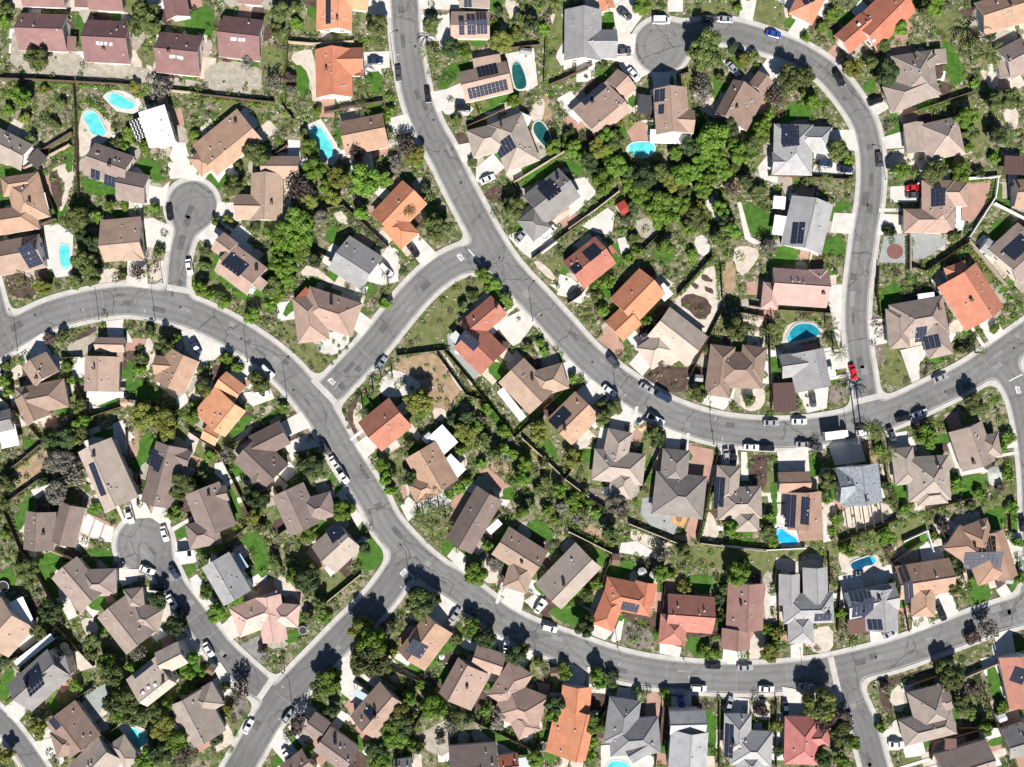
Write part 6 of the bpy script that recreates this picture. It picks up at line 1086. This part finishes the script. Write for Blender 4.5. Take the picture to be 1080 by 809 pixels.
# ---------------------------------------------------------------- street lamps, road lettering
ME_LP, m2, m3 = MB(), MB(), MB()
ME_LP.tube((0,0,0), (0,0,8.2), .11, .07, 8); ME_LP.box(0,0,0,.3,.35,.35); ME_LP = ME_LP.mesh('pole', M_PIPE)
for i in range(5):
    a, b = i/5, (i+1)/5; m2.tube((2.2*a, 0, 8.1+.5*math.sin(a*1.57)), (2.2*b, 0, 8.1+.5*math.sin(b*1.57)), .05, .05, 6)
m2 = m2.mesh('arm', M_PIPE); m3.box(2.45, 0, 8.5, 8.64, .75, .3); m3 = m3.mesh('lamp_head', M_PIPE)
for px, py, a in LAMPS:
    # step to the nearest kerb
    x, y = float(px), float(py)
    for _ in range(12):
        d = road_d(x, y); gxn = road_d(x+1, y) - road_d(x-1, y); gyn = road_d(x, y+1) - road_d(x, y-1); n = math.hypot(gxn, gyn) + 1e-6
        x += gxn / n * (2.2 - d) * .7; y += gyn / n * (2.2 - d) * .7
    rz = math.atan2(gyn, -gxn)
    X, Y = W(x, y); root = thing('street_lamp', 'slim grey street lamp', 'street lamp', (X, Y, .13), rz, 'street lamps along the kerbs')
    for nm, me in (('pole', ME_LP), ('arm', m2), ('lamp_head', m3)): link(nm, me, root)
M_IRON = plain('cast_iron', (.05,.048,.045), .7, .3); M_PATCH = ground_mat('asphalt_patch', (.085,.085,.085), (.11,.11,.108)); M_PATCH2 = ground_mat('asphalt_patch_pale', (.19,.188,.18), (.22,.215,.205))
rq = random.Random(8); mh = MB(); mh.tube((0,0,0), (0,0,.012), .42, .42, 16); mh = mh.mesh('manhole_cover', M_IRON); MH = []
for w, P in ROADS[:8]:
    Q = smooth(P); L = 0
    for (ax, ay), (bx, by) in zip(Q, Q[1:]):
        L += math.hypot(bx-ax, by-ay)
        if not (0 < ax < 1080 and 0 < ay < 809): continue
        a = math.atan2(-(by-ay), bx-ax); off = rq.uniform(-.3, .3)*w; X, Y = W(ax - (by-ay)/(math.hypot(bx-ax, by-ay)+1e-6)*off, ay + (bx-ax)/(math.hypot(bx-ax, by-ay)+1e-6)*off)
        if L > 70 and len(MH) < 18 and rq.random() < .35:
            L = 0; MH.append(tag(link('manhole_cover', mh, None, (X, Y, .012)), 'round iron manhole cover in asphalt', 'manhole cover', 'manhole covers'))
        elif rq.random() < .17 and road_d(540 + X/S_, 404.5 - Y/S_) < -6:
            pm = MB(); l_, w_ = rq.uniform(1.2, 5), rq.uniform(.8, 2.2); pm.box(0, 0, 0, .004, l_, w_, 0, 0, False); o = pm.build('road_patch', rq.choice((M_PATCH, M_PATCH, M_PATCH2))); o.location = (X, Y, .0125 + .0004*len(MH)); o.rotation_euler = (0, 0, a); struct(o)
        if rq.random() < .07:
            pm = MB(); pm.box(0, 0, 0, .005, .22, w*S_ - 1.2, 0, 0, False); X, Y = W(ax, ay); o = pm.build('road_joint', M_PATCH2); o.location = (X, Y, .0125); o.rotation_euler = (0, 0, a); struct(o)
for x1, y1, x2, y2 in ((290,712,273,737),(876,693,887,741),(330,400,358,429),(898,425,930,417),(176,303,200,307)):
    a_, b_ = Vector(W(x1, y1)), Vector(W(x2, y2)); c = (a_ + b_)/2; d = b_ - a_; pm = MB(); pm.box(0, 0, 0, .006, d.length, 1.9, 0, 0, False); o = pm.build('cross_gutter', M_PAVE); o.location = (c.x, c.y, .024); o.rotation_euler = (0, 0, math.atan2(d.y, d.x)); struct(o)
for px, py, a, w in STOPS:
    X, Y = W(px, py); A = math.radians(-a)
    cu = bpy.data.curves.new('stop_legend', 'FONT'); cu.body = 'STOP'; cu.size = 1.25; cu.align_x = 'CENTER'; cu.align_y = 'CENTER'; cu.offset = .045
    t = bpy.data.objects.new('stop_legend', cu); me = bpy.data.meshes.new_from_object(t); bpy.data.objects.remove(t)
    me.materials.clear(); me.materials.append(M_PAINT)
    road_n = Vector((math.cos(A), math.sin(A)))
    o = link('stop_legend', me, None, (X, Y, .018), A + math.pi/2, (.8, 1.6, 1)); tag(o, 'white painted stop lettering on asphalt', 'road marking', 'stop markings at junctions')
for (x1, y1, x2, y2) in ((494,263,507,278),(339,406,352,424),(430,603,441,613),(1064,402,1080,394)):
    a, b_ = Vector(W(x1, y1)), Vector(W(x2, y2)); c = (a + b_) / 2; d = b_ - a
    m = MB(); m.box(0, 0, 0, .006, d.length, .3, math.atan2(d.y, d.x), 0, False); o = m.build('stop_line', M_PAINT); o.location = (c.x, c.y, .016); tag(o, 'white stop line on asphalt', 'road marking', 'stop lines at junctions')
# ---------------------------------------------------------------- planting
def crown_mesh(seed, nl, ls, core=True, lobes=9, flat=.8, spread=.55, rr=(.24, .44)):
    r = random.Random(seed); mb = MB(); L = [((0, 0, .0), .5)]
    for i in range(lobes):
        a = 2*math.pi*(i + r.random()*.6)/lobes; q = r.uniform(.35, 1.0)*spread; L.append(((q*math.cos(a), q*math.sin(a), r.uniform(-.3, .5)*flat), r.uniform(*rr)))
    tot = sum(l[1]**2 for l in L)
    for (c, rad) in L:
        if core:
            me = bmesh.new(); bmesh.ops.create_icosphere(me, subdivisions=1, radius=rad*.66)
            for f in me.faces: mb.face([(v.co.x*r.uniform(.9,1.1)+c[0], v.co.y+c[1], v.co.z*flat+c[2]) for v in f.verts])
            me.free()
        for _ in range(int(nl*rad*rad/tot)):
            z = r.uniform(-.55, 1); t = r.random()*6.2832; q = math.sqrt(max(0, 1-z*z)); d = Vector((q*math.cos(t), q*math.sin(t), z))
            p = Vector(c) + Vector((d.x, d.y, d.z*flat))*rad*r.uniform(.72, 1.1)
            n = (d + Vector((r.uniform(-1,1), r.uniform(-1,1), r.uniform(-.4,1)))*.7).normalized()
            u = n.orthogonal().normalized(); u = (u*math.cos(t*3)+n.cross(u)*math.sin(t*3)).normalized(); w = n.cross(u); s = ls*r.uniform(.55, 1.35); k = r.uniform(.5, .9)
            mb.face([tuple(p-u*s-w*s*k*.3), tuple(p-w*s*k), tuple(p+u*s-w*s*k*.1), tuple(p+w*s*k)])
    return mb.mesh('crown', ML['o'])
def palm_mesh(seed, nf=16):
    r = random.Random(seed); mb = MB()
    for i in range(nf):
        a = 2*math.pi*i/nf + r.uniform(-.15,.15); rise = r.uniform(.1,.55); Lf = r.uniform(.85,1.05); P = []
        for k in range(8):
            t = k/7; P.append(Vector((Lf*t*math.cos(a), Lf*t*math.sin(a), rise*math.sin(t*2.2)-.45*t*t)))
        sd = Vector((-math.sin(a), math.cos(a), 0))
        for k in range(7):
            wv = .1*math.sin(min(1,(k+.8)/5)*1.57)*(1 if k < 5 else (7.3-k)/2.5)
            for sg in (-1, 1):
                o = P[k]; e = P[k+1]; fw = (e-o)
                mb.face([tuple(o), tuple(o+fw*.62), tuple(o+fw*1.3+sd*sg*wv+Vector((0,0,-.06))), tuple(o+fw*.75+sd*sg*wv*1.02+Vector((0,0,-.06)))])
    return mb.mesh('crown', ML['p'])
def trunk_mesh(seed):
    r = random.Random(seed); mb = MB(); mb.tube((0,0,0), (.02,.01,.62), .085, .055, 8)
    for i in range(5):
        a = i*1.2566 + r.random()*.6; q = r.uniform(.3,.5); mb.tube((.01,0,.5), (q*math.cos(a), q*math.sin(a), r.uniform(.9,1.15)), .045, .015, 5)
    return mb.mesh('trunk', M_BARK)
def twig_mesh(seed):
    r = random.Random(seed); mb = MB()
    for i in range(60):
        a = r.random()*6.2832; q = r.uniform(.3, .95); z = r.uniform(-.1, .6)*(1.2-q); c = Vector((q*.45*math.cos(a+.3), q*.45*math.sin(a+.3), z*.3-.2)); e = Vector((q*math.cos(a), q*math.sin(a), z)); mb.tube(tuple(c), tuple(e), .018, .008, 4, 1)
    m = crown_mesh(seed, 420, .085, False, 10, .7, .62)
    for p in m.polygons: mb.face([tuple(m.vertices[v].co) for v in p.vertices], 0)
    return mb.mesh('crown', [ML['g'], M_BARK])
BIG = [crown_mesh(s, 4600, .062, True, 19, .78, .7, (.17, .34)) for s in (1, 2, 3, 4)]
MED = [crown_mesh(s, 2600, .08, True, 12, .8, .64, (.2, .38)) for s in (11, 12, 13, 14, 15, 16)]
SHR = [crown_mesh(s, 650, .12, True, 6, .75) for s in (21, 22, 23, 24, 25)]
TWG = [twig_mesh(s) for s in (31, 32, 33)]
PLM = [palm_mesh(s) for s in (41, 42, 43)]
TRK = [trunk_mesh(s) for s in (51, 52)]
pt = MB(); pt.tube((0,0,0), (.0,0,1), .5, .36, 9); PTR = pt.mesh('trunk', M_BARK)
ALL = []
for line in PLANTS.strip().split('\n'):
    sheet, rest = line.split(' ', 1)
    for e in rest.split():
        x, y, rk = e.split(','); k = rk[-1]; r = ms(sheet, float(rk[:-1]))
        ALL.append([*mp(sheet, float(x), float(y)), r*(.95 if k != 'p' else 1), k])
rk_ = random.Random(3)
for a in ALL:
    green = 590 < a[0] < 800 and 130 < a[1] < 245 or 255 < a[0] < 405 and 140 < a[1] < 310
    mid = 465 < a[0] < 640 and 430 < a[1] < 575
    if mid and a[3] != 'p': a[2] *= rk_.choice((.6, .75, .9, 1))
    if green and a[3] != 'p': a[2] *= rk_.choice((.95, 1.05, 1.2, 1.3)); a[3] = rk_.choice('bbd') if a[3] in 'og' and rk_.random() < .5 else a[3]
    elif not mid and a[3] != 'p' and a[2] < 4: a[2] *= rk_.choice((.62, .75, .88, 1, 1.1))
    if a[3] == 'd' and rk_.random() < .5: a[3] = rk_.choice('obby')
def plant(px, py, r, k, mode, h=None):
    q = random.Random(int(px*31 + py*17)); rz = q.random()*6.28
    if k == 'p':
        hh = h or (2.2 + r*1.1); X, Y = W(px, py, hh)
        root = thing('palm_tree', ('tall slender palm' if h else 'green palm') + ' with spreading fronds', 'palm', (X, Y, 0), rz, 'palms')
        link('trunk', PTR, root, (0,0,0), 0, (.5, .5, hh)); link('crown', PLM[q.randrange(3)], root, (0,0,hh), 0, (r*1.12, r*1.12, r*.9)); return
    if mode == 'tree':
        cz = r*.66 + .7; X, Y = W(px, py, cz + r*.4)
        root = thing('tree', f'{LNAME[k]} tree', 'tree', (X, Y, 0), rz, 'garden trees')
        link('trunk', TRK[q.randrange(2)], root, (0,0,0), 0, (r*.9, r*.9, cz))
        me = TWG[q.randrange(3)] if k in 'gr' and q.random() < .75 else (BIG[q.randrange(4)] if r > 3.2 else MED[q.randrange(6)])
        s = r*1.08; o = link('crown', me, root, (0,0,cz), 0, (s*q.uniform(.85,1.12), s*q.uniform(.78,1.1), s*q.uniform(.8,1.15)))
    else:
        X, Y = W(px, py, r*.7); o = link('shrub', SHR[q.randrange(5)], None, (X, Y, r*.5), rz, (r*1.1, r*1.1*q.uniform(.85,1.1), r*q.uniform(.8,1.1)))
        tag(o, f'{LNAME[k]} shrub', 'shrub', 'garden shrubs')
    o.material_slots[0].link = 'OBJECT'; o.material_slots[0].material = ML[k]
pal = [a for a in ALL if a[3] == 'p']; oth = sorted((a for a in ALL if a[3] != 'p'), key=lambda a: -a[2])
for a in pal: plant(*a, 'tree')
for px, py, r, h in TALL_PALMS: plant(px, py, r, 'p', 'tree', h)
for a in oth[:296]: plant(*a, 'tree')
for a in oth[296:590]: plant(*a, 'shrub')
print('PLANTS', len(pal), len(oth), 'smallest tree', oth[295][2], 'smallest shrub', oth[min(589, len(oth)-1)][2])

# low planting nobody could count: one mass
q = random.Random(99); VV, FF, MI = [], [], []
def in_rect(x, y, pad):
    for cx, cy, ux, uy, a, b in RECTS:
        dx, dy = x-cx, y-cy
        if abs(dx) < 22 and abs(dy) < 22 and abs(dx*ux+dy*uy) < a+pad and abs(-dx*uy+dy*ux) < b+pad: return True
    return False
def patch_of(x, y):
    t = None
    for k, P, x0, x1, y0, y1 in PATCH:
        if x0 < x < x1 and y0 < y < y1 and inside(P, x, y):
            if t is None or k in 'cxpeoawpool': t = k
    return t
KEEP = dict(d=.2, s=.3, k=.5, g=.13, b=.07, m=.3, w=.12, l=.05)
def tuft(x, y, r, mi):
    for i in range(int(22 + r*24)):
        z = q.uniform(.0, 1); t = q.random()*6.2832; s_ = math.sqrt(1-z*z); d = Vector((s_*math.cos(t), s_*math.sin(t), z)); p = Vector((x, y, 0)) + Vector((d.x*r, d.y*r, d.z*r*.85+.05))*q.uniform(.6, 1.05)
        n = (d + Vector((q.uniform(-1,1), q.uniform(-1,1), q.uniform(0,1)))*.7).normalized(); u = n.orthogonal().normalized(); w = n.cross(u); s = q.uniform(.11, .24)*(.7+r*.35); k = len(VV)
        VV.extend([tuple(p-u*s), tuple(p-w*s*.7), tuple(p+u*s), tuple(p+w*s*.7)]); FF.append((k, k+1, k+2, k+3)); MI.append(mi)
for a in oth[590:]:
    X, Y = W(a[0], a[1], .5); tuft(X, Y, a[2], 'odbygr'.index(a[3]))
for e in (x for x in FENCES.replace('\n', '|').split('|') if x.strip()):
    sheet, k, rest = e.split(' ', 2); P = [Vector(at(sheet, *p)) for p in pts(rest)]; sd_ = q.choice((-1, 1)); mi = q.choice((0, 1, 2, 2, 3)); rr_ = q.uniform(.5, 1.0)
    for a, b_ in zip(P, P[1:]):
        d = b_ - a; n_ = Vector((-d.y, d.x)).normalized()*sd_
        if q.random() < .3: continue
        t = q.uniform(0, 2)
        while t < d.length:
            p = a + d*(t/d.length) + n_*(rr_*.9 + .2)
            if road_d(540 + p.x/S_, 404.5 - p.y/S_) > 8 and not in_rect(p.x, p.y, .2) and (patch_of(p.x, p.y) or 'd') not in 'cxpool': tuft(p.x, p.y, rr_*q.uniform(.8, 1.2), mi)
            t += rr_*q.uniform(1.1, 1.7)
cnt = 0
for _ in range(60000):
    if cnt > 4600: break
    px, py = q.uniform(-15, 1095), q.uniform(-15, 824)
    if road_d(px, py) < 8.5: continue
    x, y = W(px, py); nz = noise.noise(Vector((x*.09, y*.09, 3.1)))*.5+.5; n2 = noise.noise(Vector((x*.3, y*.3, 8.7)))*.5+.5
    if q.random() > (nz*1.3+n2*.9-.55): continue
    r = q.choice((.35,.45,.55,.7,.9,1.15,1.3))
    if in_rect(x, y, r*.5+.15): continue
    k = patch_of(x, y)
    if k is not None and q.random() > KEEP.get(k, 0): continue
    if any(abs(x-c[0]) < 3 and abs(y-c[1]) < 3 for c in CARPOS): continue
    hue = noise.noise(Vector((x*.06, y*.06, 21.0)))
    tuft(x, y, r, q.choices(range(6), (3+hue*2, 2.4, 3.6-hue*2, 1.4, .8, .8))[0]); cnt += 1
me = bpy.data.meshes.new('shrubbery'); me.from_pydata(VV, [], FF)
for k in 'odbygr': me.materials.append(ML[k])
me.polygons.foreach_set('material_index', MI); me.update(); o = link('shrubbery', me); struct(o, 'stuff'); o['label'] = 'low mixed shrubs and ground cover filling the yards'
print('SHRUBBERY', cnt, len(FF))
# stones and garden clutter between the plants
VV, FF = [], []
q = random.Random(5); cnt = 0
for _ in range(14000):
    if cnt > 2300: break
    px, py = q.uniform(0, 1080), q.uniform(0, 809)
    if road_d(px, py) < 8: continue
    x, y = W(px, py)
    if in_rect(x, y, .4): continue
    k = patch_of(x, y)
    if k is not None and k not in 'dskgmw': continue
    r = q.choice((.12,.16,.2,.28,.36)); n = len(VV); m = 6; ph = q.random()*6
    ring = [(x+r*q.uniform(.7,1.2)*math.cos(ph+i*1.047), y+r*q.uniform(.7,1.2)*math.sin(ph+i*1.047)) for i in range(m)]
    VV += [(a, b, .02) for a, b in ring] + [(x+(a-x)*.7, y+(b-y)*.7, r*.8) for a, b in ring]
    FF += [(n+i, n+(i+1)%m, n+m+(i+1)%m, n+m+i) for i in range(m)] + [tuple(n+m+i for i in range(m))]; cnt += 1
me = bpy.data.meshes.new('garden_rubble'); me.from_pydata(VV, [], FF); me.materials.append(ground_mat('pale_stone', (.34,.31,.27), (.46,.43,.39), s1=.8)); me.update()
o = link('garden_rubble', me); struct(o, 'stuff'); o['label'] = 'scattered pale stones and rubble among the garden beds'

# ---------------------------------------------------------------- labels
DIRS = ['east','northeast','north','northwest','west','southwest','south','southeast']
base = {}
for it in ITEMS:
    o, desc, x, y, ref = it
    if not ref: o['label'] = desc; continue
    h = min(HOUSES, key=lambda h: (h['x']-x)**2 + (h['y']-y)**2)
    d = DIRS[round(math.degrees(math.atan2(y-h['y'], x-h['x'])) / 45) % 8]
    base.setdefault((desc, d, h['ref']), []).append(it)
for (desc, d, ref), L in base.items():
    if len(L) == 1: L[0][0]['label'] = f'{desc}, {d} of {ref}'; continue
    L.sort(key=lambda t: t[2])
    sd = desc.replace(' with spreading fronds', '').replace(' in street', '').replace(' on driveway', '').replace(' white painted', 'white').replace(' lettering on asphalt', ' lettering')
    for i, t in enumerate(L): t[0]['label'] = f'{ORD[i]} {sd} from west, {d} of {ref}'

# ---------------------------------------------------------------- light, camera
sc_ = bpy.context.scene
w = bpy.data.worlds.new('World'); sc_.world = w; w.use_nodes = True
sky = w.node_tree.nodes.new('ShaderNodeTexSky'); sky.sky_type = 'NISHITA'; sky.sun_disc = False; sky.sun_elevation = SUN_EL; sky.altitude = 400; sky.air_density = .8; sky.dust_density = .3; sky.ozone_density = 2.5
sd = Vector((SUN_AZ[0], SUN_AZ[1], 0)).normalized(); sky.sun_rotation = math.atan2(sd.x, sd.y)
bg = w.node_tree.nodes['Background']; bg.inputs['Strength'].default_value = .05; w.node_tree.links.new(sky.outputs[0], bg.inputs[0])
s = Vector((sd.x*math.cos(SUN_EL), sd.y*math.cos(SUN_EL), math.sin(SUN_EL)))
l = bpy.data.lights.new('sun', 'SUN'); l.energy = 5.0; l.angle = math.radians(.5); l.color = (1, .955, .9)
lo = bpy.data.objects.new('sun', l); C.objects.link(lo); lo.location = (0, 0, 150); lo.rotation_euler = s.to_track_quat('Z', 'Y').to_euler()
cam = bpy.data.cameras.new('camera'); co = bpy.data.objects.new('camera', cam); C.objects.link(co); co.location = (0, 0, CAM); co.rotation_euler = (0, 0, 0)
cam.sensor_width = 36; cam.lens = 36*CAM/(1080*S_); cam.clip_end = 20000; sc_.camera = co
sc_.view_settings.view_transform = 'Standard'; sc_.view_settings.look = 'None'; sc_.view_settings.gamma = 1; sc_.view_settings.use_curve_mapping = False
sc_.view_settings.exposure = 1.0
sc_.cycles.max_bounces = 4; sc_.cycles.diffuse_bounces = 2; sc_.cycles.use_denoising = True
